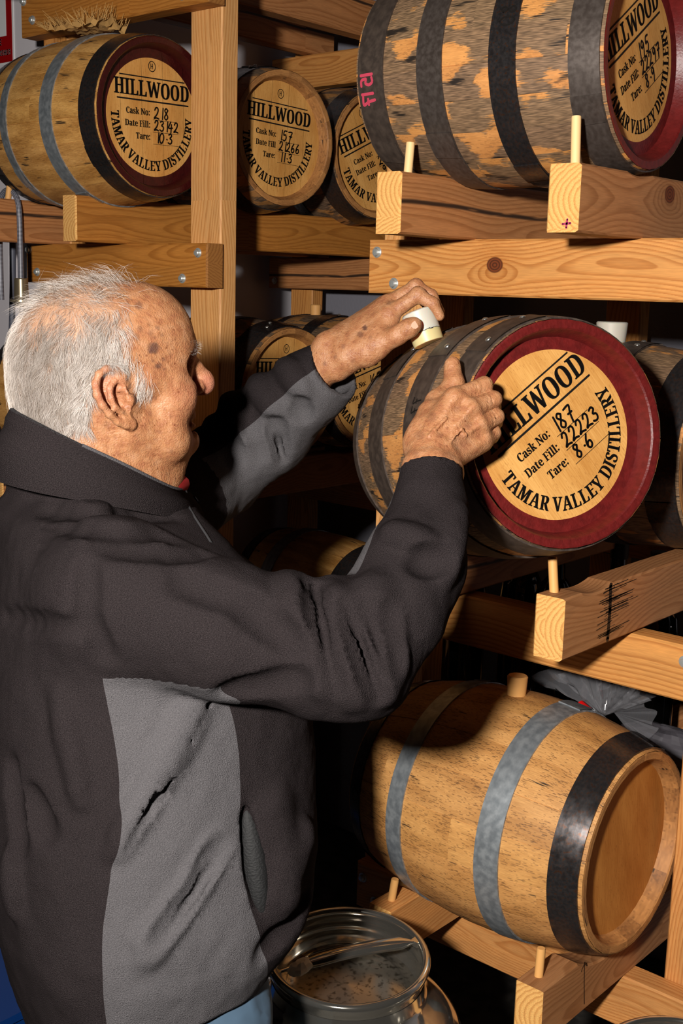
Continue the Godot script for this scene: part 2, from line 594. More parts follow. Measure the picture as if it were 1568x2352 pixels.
	for k in 95:
		var cx := fr.randi_range(0, 319)
		var cy := fr.randi_range(0, 319)
		var rad := fr.randf_range(1.5, 3.2) if fr.randf() < 0.8 else fr.randf_range(3.5, 6.5)
		var weight := fr.randf_range(0.2, 0.75)
		var squash := fr.randf_range(0.6, 1.5)
		for y in range(-8, 9):
			for x in range(-8, 9):
				var d := Vector2(x * squash, y).length() / rad + fr.randf_range(-0.12, 0.12)
				var w := smoothstep(1.15, 0.7, d) * weight
				if w > 0.0:
					var px := posmod(cx + x, 320)
					var py := posmod(cy + y, 320)
					freckles.set_pixel(px, py, freckles.get_pixel(px, py).lerp(Color(0.60, 0.42, 0.33), w))
	M.skin.albedo_texture = ImageTexture.create_from_image(freckles)
	M.nail = std(Color(0.80, 0.58, 0.47), 0.3)
	M.hair = std(Color.WHITE, 0.5, 0.0, 0.4)
	M.hair.vertex_color_use_as_albedo = true
	M.fleece = std(Color.WHITE, 1.0, 0.0, 0.08)
	M.fleece.albedo_texture = noise_tex(92, 0.25, 3, Color(0.085, 0.073, 0.076), Color(0.225, 0.20, 0.203), 0.25, 0.8)
	M.fleece.uv1_triplanar = true
	M.fleece.uv1_scale = Vector3(7, 7, 7)
	M.fleece.heightmap_enabled = true
	M.fleece.heightmap_texture = noise_tex(93, 0.16, 3)
	M.fleece.heightmap_scale = 0.13
	M.fleece_grey = M.fleece.duplicate()
	M.fleece_grey.albedo_texture = noise_tex(94, 0.25, 3, Color(0.22, 0.214, 0.222), Color(0.40, 0.388, 0.394), 0.25, 0.8)
	M.mesh_black = std(Color(0.04, 0.04, 0.044), 0.75)
	M.mesh_black.heightmap_enabled = true
	M.mesh_black.heightmap_texture = noise_tex(95, 0.1, 2)
	M.mesh_black.heightmap_scale = 0.08
	M.mesh_black.uv1_triplanar = true
	M.mesh_black.uv1_scale = Vector3(6, 6, 6)
	M.zip = std(Color(0.20, 0.20, 0.21), 0.6, 0.2)
	M.shirt = std(Color(0.62, 0.03, 0.04), 0.8)
	M.denim = std(Color(0.27, 0.36, 0.44), 0.9)


# ---- room ---------------------------------------------------------------------------

func block(lo: Vector3, hi: Vector3) -> ArrayMesh:
	var b := MB.new()
	b.box(lo, hi)
	return commit(b)


func make_room() -> void:
	structure("floor", block(Vector3(-5.2, -0.12, -2.75), Vector3(2.4, 0, 3.2)), M.floor)
	structure("ceiling", block(Vector3(-5.2, 2.95, -2.75), Vector3(2.4, 3.07, 3.2)), M.ceiling)
	structure("wall_back", block(Vector3(-5.2, 0, -2.75), Vector3(2.4, 2.95, -2.63)), M.wall)
	structure("wall_far_left", block(Vector3(-5.2, 0, -2.63), Vector3(-5.08, 2.95, 3.2)), M.wall)
	structure("wall_right", block(Vector3(2.28, 0, -2.63), Vector3(2.4, 2.95, 3.2)), M.wall_far)
	structure("wall_front", block(Vector3(-5.08, 0, 3.08), Vector3(2.28, 2.95, 3.2)), M.wall_far)
	# the wall comes forward beside the left rack
	structure("wall_left", block(Vector3(-5.08, 0, -2.63), Vector3(-2.465, 2.95, -1.78)), M.trim)
	structure("trim_1", block(Vector3(-3.4, 0, -1.78), Vector3(-2.665, 2.10, -1.762)), M.trim)


# ---- racks --------------------------------------------------------------------------

const LEVELS := [0.49, 1.055, 1.639, 2.168]     # undersides of the rails


func bolt_mesh() -> ArrayMesh:
	if meshes.has("bolt"):
		return meshes.bolt
	var b := MB.new()
	b.lathe(PackedVector2Array([Vector2(0, 0.0095), Vector2(0.0018, 0.0095), Vector2(0.0022, 0.009), Vector2(0.0022, 0.0)]), 20, false)
	b.lathe(PackedVector2Array([Vector2(0.002, 0.0068), Vector2(0.0062, 0.0068), Vector2(0.0078, 0.0055), Vector2(0.0084, 0.0)]), 6, false)
	meshes.bolt = commit(b)
	return meshes.bolt


func add_bolt(rail: Node3D, x: float, y: float, z: float) -> void:
	part("bolt", bolt_mesh(), M.bolt, rail, Transform3D(Basis(Vector3(0, 0, 1), Vector3(0, 1, 0), Vector3(-1, 0, 0)), Vector3(x, y, z)))


func rail(rack: Node3D, x0: float, x1: float, y0: float, high: float, z_front: float, mat, shift: Vector2, bolts := []) -> void:
	var cx := (x0 + x1) / 2.0
	var o := part("rail", plank(x1 - x0, high, 0.045, shift), [mat, M.end_dark], rack, Transform3D(Basis(), Vector3(cx, y0 + high / 2.0, z_front - 0.0225)))
	for b in bolts:
		add_bolt(o, b.x - cx, b.y - y0 - high / 2.0, 0.0225)


func post(rack: Node3D, x0: float, x1: float, z_front: float, deep: float, mat, shift: Vector2, top := 2.72) -> void:
	# the plank's x (grain) points up
	part("post", plank(top, x1 - x0, deep, shift), [mat, M.end], rack, Transform3D(Basis(Vector3(0, 1, 0), Vector3(-1, 0, 0), Vector3(0, 0, 1)), Vector3((x0 + x1) / 2.0, top / 2.0, z_front - deep / 2.0)))


# a beam that runs from front to back, hollowed where casks lie; seats are [z, height of axis, radius]
func cradle(rack: Node3D, x0: float, x1: float, y0: float, z_front: float, z_back: float, seats: Array, mat, shift: Vector2, pegs := []) -> void:
	var length := z_front - z_back
	var top := PackedVector2Array()
	for s in seats:
		var x: float = z_front - s[0]
		var cy: float = s[1] - y0
		var r: float = s[2]
		if cy - r > 0.088:
			continue
		var half := sqrt(r * r - pow(cy - 0.09, 2.0))
		for k in 13:
			var q := -half + 2.0 * half * k / 12.0
			top.append(Vector2(x + q, cy - sqrt(maxf(r * r - q * q, 0.0))))
	top.reverse()
	var poly := PackedVector2Array([Vector2(0, 0), Vector2(length, 0), Vector2(length, 0.09)])
	poly.append_array(top)
	poly.append(Vector2(0, 0.09))
	var o := part("cradle_beam", extruded(poly, x1 - x0, 0.003, shift), [mat, M.end], rack, Transform3D(Basis(Vector3(0, 0, -1), Vector3(0, 1, 0), Vector3(1, 0, 0)), Vector3((x0 + x1) / 2.0, y0, z_front)))
	for p in pegs:                # [distance from the front end, height, lean along, lean across, pale, offset across]
		var d := MB.new()
		var foot := Vector3(p[0], 0.07, p[5])
		var head: Vector3 = Vector3(p[0] + p[2], 0.09 + p[1], p[3] + p[5])
		var way := (head - foot).normalized()
		d.tube(PackedVector3Array([foot, head - way * 0.001, head]), PackedFloat32Array([0.0066, 0.0066, 0.0058]), 14)
		part("peg", commit(d), M.dowel_pale if p[4] else M.dowel, o)


func make_racks() -> void:
	var seat := 0.1605
	# left rack
	var a := thing("barrel_rack", "pine barrel rack at left, its front post rising beside the man's forehead", "rack", Vector3.ZERO)
	post(a, -2.362, -2.272, -1.665, 0.045, M.pine[1], Vector2(0.2, 0.1))
	post(a, -1.873, -1.783, -1.665, 0.045, M.pine[6], Vector2(0.55, 0.35))
	post(a, -2.386, -2.302, -2.50, 0.045, M.pine[1], Vector2(0.4, 0.6))
	post(a, -1.873, -1.783, -2.50, 0.045, M.pine[1], Vector2(0.7, 0.2))
	for k in 4:
		var y: float = LEVELS[k]
		var bolts := []
		if k == 2:
			bolts = [Vector2(-2.377 + 0.010, y + 0.073), Vector2(-2.336, y + 0.024), Vector2(-1.798, y + 0.067), Vector2(-1.844, y + 0.017)]
		elif k == 3:
			bolts = [Vector2(-2.366, y + 0.074), Vector2(-2.334, y + 0.032), Vector2(-1.80, y + 0.065), Vector2(-1.845, y + 0.02)]
		else:
			bolts = [Vector2(-2.34, y + 0.065), Vector2(-1.80, y + 0.065)]
		rail(a, -2.379, -1.773, y, 0.086, -1.62, M.pine[[4, 0, 5, 5][k]], Vector2(0.31 * k, 0.13 * k + 0.2), bolts)
		rail(a, -2.43, -1.773, y, 0.084, -2.455, M.pine[[1, 3, 3, 1][k]], Vector2(0.17 * k, 0.4 * k), [Vector2(-2.405, y + 0.02)])
		var cy: float = y + 0.086 + 0.243
		var seats := [[-1.607, cy, seat], [-1.98, cy, seat], [-2.335, cy, seat]]
		cradle(a, -2.321, -2.276, y + 0.085, -1.475, -2.54, seats if k < 3 else [], M.pine[3], Vector2(0.05, 0.45), [[0.042, 0.034, 0.006, 0.004, false, 0.004]])
		cradle(a, -2.063, -2.018, y + 0.085, -1.492, -2.54, seats if k < 3 else [], M.pine[[5, 4, 5, 3][k]], Vector2(0.12 + 0.2 * k, 0.62), [])
	# right rack
	var b := thing("barrel_rack", "pine barrel rack at right, holding the cask the man works on", "rack", Vector3.ZERO)
	post(b, -1.366, -1.276, -1.665, 0.045, M.pine[6], Vector2(0.1, 0.7))
	post(b, -0.741, -0.65, -1.665, 0.045, M.pine[2], Vector2(0.35, 0.15))
	post(b, -1.384, -1.297, -2.50, 0.045, M.pine[1], Vector2(0.8, 0.4))
	post(b, -0.75, -0.66, -2.50, 0.045, M.pine[1], Vector2(0.6, 0.9))
	for k in 3:
		var y: float = LEVELS[k]
		var x0: float = [-1.347, -1.36, -1.362][k]
		var bolts: Array = [[Vector2(-1.33, 0.553), Vector2(-1.30, 0.515)], [Vector2(-1.34, y + 0.06), Vector2(-0.728, y + 0.062)], [Vector2(-1.342, y + 0.069), Vector2(-1.303, y + 0.017), Vector2(-0.70, y + 0.06)]][k]
		rail(b, x0, -0.55, y, 0.09 if k != 1 else 0.086, -1.62, M.pine[[2, 1, 0][k]], [Vector2(0.31, 0.45), Vector2(0.66, 0.1), Vector2(0.774, 0.03)][k], bolts)
		rail(b, -1.40, -0.55, y, 0.086, -2.455, M.pine[3], Vector2(0.3 * k, 0.1), [])
		var x_left: Vector2 = [Vector2(-1.130, -1.085), Vector2(-1.17, -1.125), Vector2(-1.187, -1.139)][k]
		var x_right: Vector2 = [Vector2(-0.834, -0.788), Vector2(-0.859, -0.812), Vector2(-0.895, -0.846)][k]
		var zl: float = [-1.392, -1.41, -1.424][k]
		var zr: float = [-1.370, -1.405, -1.436][k]
		var y0: float = y + [0.089, 0.09, 0.089][k]
		var seats: Array = [[[-1.5636, 0.8263, 0.1835]], [[-1.50, y0 + 0.244, seat], [-1.838, 1.40, seat]], [[-1.606, 1.974, seat], [-1.98, 1.974, seat]]][k]
		var pl: Array = [[[0.03, 0.037, 0.004, 0.006, false, -0.002]], [[0.03, 0.045, 0.0, 0.0, false, 0.0]], [[0.028, 0.044, 0.002, 0.003, true, 0.013]]][k]
		var pr: Array = [[[0.03, 0.043, 0.004, 0.0, false, -0.003]], [[0.025, 0.048, 0.006, -0.012, false, -0.006]], [[0.003 + 0.012, 0.062, 0.004, -0.006, true, 0.008]]][k]
		cradle(b, x_left.x, x_left.y, y0, zl, -2.54, seats, M.pine[[2, 3, 3][k]], Vector2(0.35, 0.3), pl)
		var c_right: StandardMaterial3D = M.pine[[4, 4, 4][k]]
		var marked := b.get_child_count()
		cradle(b, x_right.x, x_right.y, y0, zr, -2.54, seats, c_right, [Vector2(0.62, 0.3), Vector2(0.62, 0.05), Vector2(0.12, 0.5)][k], pr)
		var mb := MB.new()
		var beam: Node3D = b.get_child(marked)
		var half: float = (x_right.y - x_right.x) / 2.0 + 0.0003
		if k == 1:                 # a bled ink stroke on the flank of the beam
			var bleed := RandomNumberGenerator.new()
			bleed.seed = 12
			stroke(mb, PackedVector2Array([Vector2(0.128, 0.088), Vector2(0.131, 0.05), Vector2(0.130, 0.006)]), 0.0085, half)
			for q in 46:
				var y1 := bleed.randf_range(0.012, 0.086)
				var long := bleed.randf_range(0.012, 0.075) * (1.25 if y1 > 0.05 else 0.9)
				var x1 := 0.130 - bleed.randf_range(0.0, 0.035)
				stroke(mb, PackedVector2Array([Vector2(x1, y1 - 0.001), Vector2(x1 + long, y1 + 0.002)]), bleed.randf_range(0.0006, 0.0016), half)
			part("ink_bleed", commit(mb), M.marker, beam)
		elif k == 0:
			stroke(mb, PackedVector2Array([Vector2(0.118, 0.084), Vector2(0.121, 0.05), Vector2(0.126, 0.012)]), 0.0022, half)
			stroke(mb, PackedVector2Array([Vector2(0.110, 0.073), Vector2(0.119, 0.084), Vector2(0.126, 0.075)]), 0.002, half)
			part("pencil_mark", commit(mb), M.marker, beam)
		else:
			stroke(mb, PackedVector2Array([Vector2(-0.006, 0.0), Vector2(0.006, 0.001)]), 0.003, 0.0)
			stroke(mb, PackedVector2Array([Vector2(0.0, -0.005), Vector2(0.001, 0.006)]), 0.003, 0.0)
			part("marker_cross", commit(mb), M.purple, beam, Transform3D(Basis(Vector3(0, 0, 1), Vector3(0, 1, 0), Vector3(-1, 0, 0)), Vector3(-0.0004, 0.011, 0.008)))


# ---- casks --------------------------------------------------------------------------

func radius_at(s: Dictionary, t: float) -> float:
	return s.rh + (s.rb - s.rh) * (1.0 - 4.0 * t * t)


func stave_mesh(s: Dictionary, count: int, variant: int) -> ArrayMesh:
	var key := "stave %s %s %s %d %d" % [s.len, s.rh, s.rb, count, variant]
	if meshes.has(key):
		return meshes[key]
	var r2 := RandomNumberGenerator.new()
	r2.seed = variant * 977 + 5
	var wood := MB.new()
	var rim := MB.new()
	var tone := r2.randf_range(0.84, 1.06)
	tone = lerpf(1.0, tone, 0.8)
	wood.tint = Color(tone, tone * r2.randf_range(0.965, 1.0), tone * r2.randf_range(0.92, 1.0))
	var uo := Vector2(r2.randf(), r2.randf())
	var half := PI / count
	var steps := 12
	var rows := []
	for i in steps + 1:
		var t := -0.5 + float(i) / steps
		var r := radius_at(s, t)
		var x: float = t * s.len
		var slope: float = -8.0 * (s.rb - s.rh) * t / s.len
		var row := []
		for q in [[-half, -0.003], [-half + 0.0005 / r, -0.0005], [-half + 0.0016 / r, 0.0], [0.0, 0.00035], [half - 0.0016 / r, 0.0], [half - 0.0005 / r, -0.0005], [half, -0.003]]:
			var ang: float = q[0]
			var rr: float = r + q[1]
			var lean: float = 0.9 if q[1] < -0.002 else (0.5 if q[1] < -0.0005 else 0.0)
			var rad := Vector3(0, cos(ang), sin(ang))
			var tang := Vector3(0, -sin(ang), cos(ang)) * signf(ang)
			var nn := (rad * (1.0 - lean) + tang * lean - Vector3(slope, 0, 0) * (1.0 - lean)).normalized()
			row.append([Vector3(x, rad.y * rr, rad.z * rr), nn, Vector2(x / 0.5, (ang * s.rb) / 0.25) + uo])
		rows.append(row)
	for i in steps:
		for k in 6:
			var a = rows[i][k]
			var b = rows[i][k + 1]
			var c = rows[i + 1][k + 1]
			var d = rows[i + 1][k]
			wood.quad(a[0], b[0], c[0], d[0], a[1], b[1], c[1], d[1], a[2], b[2], c[2], d[2])
	for e in [-1.0, 1.0]:
		var r := radius_at(s, 0.5)
		var x0: float = e * s.len / 2.0
		var ring := [[x0 - e * 0.0, r - 0.0005], [x0 + e * 0.0006, r - 0.003], [x0 + e * 0.0002, r - 0.0115], [x0 - e * 0.002, r - 0.0135], [x0 - e * 0.022, r - 0.0205], [x0 - e * 0.025, r - 0.0215]]
		for k in 5:
			var dx: float = ring[k + 1][0] - ring[k][0]
			var dr: float = ring[k + 1][1] - ring[k][1]
			var n2 := Vector2(-dr, dx).normalized()
			if n2.x * e < 0.0:
				n2 = -n2
			for h in 2:
				var a0 := -half + half * h
				var a1 := a0 + half
				var p := func(q, ang: float) -> Vector3: return Vector3(q[0], q[1] * cos(ang), q[1] * sin(ang))
				var g := func(ang: float) -> Vector3: return Vector3(n2.x, n2.y * cos(ang), n2.y * sin(ang))
				var w := func(q, ang: float) -> Vector2: return Vector2(ang * 0.3, float(q[1]) / 0.25) + uo
				rim.quad(p.call(ring[k], a0), p.call(ring[k], a1), p.call(ring[k + 1], a1), p.call(ring[k + 1], a0), g.call(a0), g.call(a1), g.call(a1), g.call(a0), w.call(ring[k], a0), w.call(ring[k], a1), w.call(ring[k + 1], a1), w.call(ring[k + 1], a0))
	rim.tint = Color.WHITE
	var m := commit([wood, rim])
	meshes[key] = m
	return m


func hoop_mesh(s: Dictionary, t0: float, t1: float, lap: float, span: float) -> ArrayMesh:
	var key := "hoop %s %s %s %s %s %s %s" % [s.len, s.rh, s.rb, t0, t1, lap, span]
	if meshes.has(key):
		return meshes[key]
	var b := MB.new()
	var out := PackedVector2Array()
	var steps := 5
	for i in steps + 1:
		var t := lerpf(t0, t1, float(i) / steps)
		out.append(Vector2(t * s.len, radius_at(s, t) + 0.0024))
	var prof := PackedVector2Array([Vector2(t0 * s.len, radius_at(s, t0) - 0.001), Vector2(t0 * s.len, radius_at(s, t0) + 0.0018)])
	prof.append_array(out)
	prof.append(Vector2(t1 * s.len, radius_at(s, t1) + 0.0018))
	prof.append(Vector2(t1 * s.len, radius_at(s, t1) - 0.001))
	b.lathe(prof, 72, false)
	# the overlapping end of the strip
	for i in steps:
		for k in 8:
			var a0 := lap + span * k / 8.0
			var a1 := lap + span * (k + 1) / 8.0
			var f := func(q: Vector2, a: float) -> Vector3: return Vector3(q.x, (q.y + 0.0017) * cos(a), (q.y + 0.0017) * sin(a))
			var g := func(a: float) -> Vector3: return Vector3(0, cos(a), sin(a))
			b.quad(f.call(out[i], a0), f.call(out[i], a1), f.call(out[i + 1], a1), f.call(out[i + 1], a0), g.call(a0), g.call(a1), g.call(a1), g.call(a0))
	for a in [lap, lap + span]:
		var g := Vector3(0, -sin(a), cos(a)) * (-1.0 if a == lap else 1.0)
		for i in steps:
			var r := Vector3(0, cos(a), sin(a))
			b.flat(Vector3(out[i].x, 0, 0) + r * (out[i].y - 0.001), Vector3(out[i + 1].x, 0, 0) + r * (out[i + 1].y - 0.001), Vector3(out[i + 1].x, 0, 0) + r * (out[i + 1].y + 0.0017), Vector3(out[i].x, 0, 0) + r * (out[i].y + 0.0017), g)
	meshes[key] = commit(b)
	return meshes[key]


func rivet_mesh() -> ArrayMesh:
	if not meshes.has("rivet"):
		var b := MB.new()
		var prof := PackedVector2Array()
		for i in 7:
			var a := PI / 2.0 * i / 6.0
			prof.append(Vector2(sin(a) * 0.0028, cos(a) * 0.0046))
		b.lathe(prof, 16)
		meshes.rivet = commit(b)
	return meshes.rivet


func disc_sector(r0: float, r1: float, x: float, b: MB, dirx := 1.0) -> void:
	var n := Vector3(dirx, 0, 0)
	for k in 64:
		var a0 := TAU * k / 64.0
		var a1 := TAU * (k + 1) / 64.0
		var f := func(r: float, a: float) -> Vector3: return Vector3(x, r * cos(a), r * sin(a))
		var w := func(r: float, a: float) -> Vector2: return Vector2(0.5 - r * sin(a) / 0.32, 0.5 - r * cos(a) / 0.32)
		if r0 <= 0.0:
			b.tri(f.call(0.0, 0.0), f.call(r1, a0), f.call(r1, a1), n, n, n, w.call(0.0, 0.0), w.call(r1, a0), w.call(r1, a1))
		else:
			b.flat(f.call(r0, a0), f.call(r1, a0), f.call(r1, a1), f.call(r0, a1), n, w.call(r0, a0), w.call(r1, a0), w.call(r1, a1), w.call(r0, a1))


# a head of boards: each a strip of the disc between two chords, split at the edge of the paint into bare and painted surfaces
func head_board(y0: float, y1: float, r_paint: float, r_out: float, x: float) -> ArrayMesh:
	var bare := MB.new()
	var paint := MB.new()
	var n := Vector3.RIGHT
	var w := func(p: Vector2) -> Vector2: return Vector2(0.5 + p.x / 0.32, 0.5 - p.y / 0.32)
	var f := func(p: Vector2) -> Vector3: return Vector3(x, p.y, -p.x)
	var ring := func(r: float) -> PackedVector2Array:
		var c := PackedVector2Array()
		for k in 96:
			c.append(Vector2(cos(TAU * k / 96.0), sin(TAU * k / 96.0)) * r)
		return c
	var strip := PackedVector2Array([Vector2(y0 + 0.00025, -1), Vector2(y1 - 0.00025, -1), Vector2(y1 - 0.00025, 1), Vector2(y0 + 0.00025, 1)])
	var jobs := [[ring.call(r_paint), bare]]
	if r_out > r_paint:
		for half in [Vector2(-1, 1), Vector2(1, 1)]:
			pass
	for j in jobs:
		for piece in Geometry2D.intersect_polygons(j[0], strip):
			var tr := Geometry2D.triangulate_polygon(piece)
			for i in range(0, tr.size(), 3):
				j[1].tri(f.call(piece[tr[i]]), f.call(piece[tr[i + 1]]), f.call(piece[tr[i + 2]]), n, n, n, w.call(piece[tr[i]]), w.call(piece[tr[i + 1]]), w.call(piece[tr[i + 2]]))
	for k in 96:                  # the painted ring
		var a0 := TAU * k / 96.0
		var a1 := TAU * (k + 1) / 96.0
		var q := PackedVector2Array([Vector2(cos(a0), sin(a0)) * r_paint, Vector2(cos(a0), sin(a0)) * r_out, Vector2(cos(a1), sin(a1)) * r_out, Vector2(cos(a1), sin(a1)) * r_paint])
		if r_out <= r_paint:
			break
		for piece in Geometry2D.intersect_polygons(q, strip):
			var tr := Geometry2D.triangulate_polygon(piece)
			for i in range(0, tr.size(), 3):
				paint.tri(f.call(piece[tr[i]]), f.call(piece[tr[i + 1]]), f.call(piece[tr[i + 2]]), n, n, n, w.call(piece[tr[i]]), w.call(piece[tr[i + 1]]), w.call(piece[tr[i + 2]]))
	return commit([bare, paint] if paint.v.size() else [bare])


# ---- lettering ----

# flat lettering, faced towards +Z
func faced(mesh: ArrayMesh) -> ArrayMesh:
	var b := MB.new()
	var n := Vector3(0, 0, 1)
	for k in mesh.get_surface_count():
		var a := mesh.surface_get_arrays(k)
		var v: PackedVector3Array = a[Mesh.ARRAY_VERTEX]
		var t: PackedInt32Array = a[Mesh.ARRAY_INDEX] if a[Mesh.ARRAY_INDEX] != null else PackedInt32Array(range(v.size()))
		for i in range(0, t.size() - 2, 3):
			b.tri(v[t[i]], v[t[i + 1]], v[t[i + 2]], n, n, n)
	return commit(b)



func letters(st: SurfaceTool, text: String, font: Font, cap: float, xf: Transform3D, squeeze := 1.0) -> float:
	# cap: height of a capital in metres; returns the width
	var t := TextMesh.new()
	t.text = text
	t.font = font
	t.font_size = 64
	t.pixel_size = cap / 64.0 / 0.714
	t.depth = 0.0
	t.curve_step = 1.0
	t.horizontal_alignment = HORIZONTAL_ALIGNMENT_LEFT
	var box := t.get_aabb()
	if t.get_surface_count():
		for bold in [-0.5, 0.5]:
			st.append_from(t, 0, xf * Transform3D(Basis.from_scale(Vector3(squeeze, 1, 1)), Vector3(bold * cap * 0.045, 0, 0)) * Transform3D(Basis(), Vector3(0, -(box.position.y + box.size.y / 2.0) if text.length() == 1 else 0.0, 0)))
		st.append_from(t, 0, xf * Transform3D(Basis.from_scale(Vector3(squeeze, 1, 1)), Vector3.ZERO) * Transform3D(Basis(), Vector3(0, -(box.position.y + box.size.y / 2.0) if text.length() == 1 else 0.0, 0)))
	return font.get_string_size(text, HORIZONTAL_ALIGNMENT_LEFT, -1, 64).x * t.pixel_size * squeeze


func width_of(text: String, font: Font, cap: float, squeeze := 1.0) -> float:
	return font.get_string_size(text, HORIZONTAL_ALIGNMENT_LEFT, -1, 64).x * cap / 64.0 / 0.714 * squeeze


const STROKES := {
	"0": [[0.5, 1, 0.15, 0.8, 0.05, 0.4, 0.25, 0.03, 0.6, 0.03, 0.9, 0.4, 0.85, 0.8, 0.5, 1]],
	"1": [[0.5, 1, 0.48, 0]],
	"2": [[0.1, 0.75, 0.3, 0.97, 0.65, 0.95, 0.75, 0.7, 0.5, 0.35, 0.05, 0.03, 0.45, 0.08, 0.95, 0.0]],
	"3": [[0.1, 0.9, 0.5, 1, 0.75, 0.8, 0.4, 0.55, 0.8, 0.4, 0.75, 0.1, 0.4, 0.0, 0.05, 0.1]],
	"4": [[0.45, 1, 0.05, 0.4, 0.9, 0.42], [0.65, 0.75, 0.6, -0.1]],
	"5": [[0.85, 0.98, 0.3, 0.95, 0.2, 0.55, 0.6, 0.6, 0.8, 0.3, 0.55, 0.0, 0.1, 0.05]],
	"6": [[0.6, 1, 0.2, 0.6, 0.1, 0.2, 0.4, 0.0, 0.75, 0.15, 0.7, 0.45, 0.35, 0.45, 0.12, 0.25]],
	"7": [[0.05, 0.92, 0.85, 0.95, 0.6, 0.5, 0.45, -0.1], [0.3, 0.5, 0.85, 0.5]],
	"8": [[0.75, 0.85, 0.4, 1, 0.15, 0.8, 0.45, 0.55, 0.8, 0.25, 0.5, 0.0, 0.15, 0.2, 0.45, 0.52, 0.75, 0.85]],
	"9": [[0.8, 0.75, 0.5, 0.98, 0.15, 0.75, 0.4, 0.5, 0.78, 0.72, 0.75, 0.3, 0.6, -0.1]],
	".": [[0.4, 0.42, 0.5, 0.4]],
	"H": [[0.1, 0, 0.1, 1], [0.9, 0, 0.9, 1], [0.1, 0.5, 0.9, 0.5]],
}


func stroke(b: MB, pts: PackedVector2Array, wide: float, z: float) -> void:
	var m := pts.size()
	var n := Vector3(0, 0, 1)
	for i in m - 1:
		var d := (pts[i + 1] - pts[i]).normalized() * wide / 2.0
		var s := Vector2(-d.y, d.x)
		var p := func(q: Vector2) -> Vector3: return Vector3(q.x, q.y, z)
		b.flat(p.call(pts[i] - s), p.call(pts[i + 1] - s), p.call(pts[i + 1] + s), p.call(pts[i] + s), n)
	for q in pts:
		for k in 8:
			var a := Vector2(cos(TAU * k / 8.0), sin(TAU * k / 8.0)) * wide / 2.0
			var c := Vector2(cos(TAU * (k + 1) / 8.0), sin(TAU * (k + 1) / 8.0)) * wide / 2.0
			b.tri(Vector3(q.x, q.y, z), Vector3(q.x + a.x, q.y + a.y, z), Vector3(q.x + c.x, q.y + c.y, z), n, n, n)


func handwriting(b: MB, text: String, pos: Vector2, high: float, wide: float, z: float, slant := 0.08) -> void:
	var x := pos.x
	for ch in text:
		for line in STROKES[ch]:
			var raw := PackedVector2Array()
			for i in range(0, line.size(), 2):
				raw.append(Vector2(line[i], line[i + 1]))
			var smooth := PackedVector2Array()
			for i in raw.size() - 1:
				for k in 4:
					smooth.append(raw[i].cubic_interpolate(raw[i + 1], raw[maxi(i - 1, 0)], raw[mini(i + 2, raw.size() - 1)], k / 4.0) if raw.size() > 2 else raw[i].lerp(raw[i + 1], k / 4.0))
			smooth.append(raw[raw.size() - 1])
			var out := PackedVector2Array()
			for q in smooth:
				out.append(Vector2(x + q.x * high * 0.6 + q.y * high * slant, pos.y + q.y * high))
			stroke(b, out, wide, z)
		x += high * (0.42 if ch in "1." else 0.72)


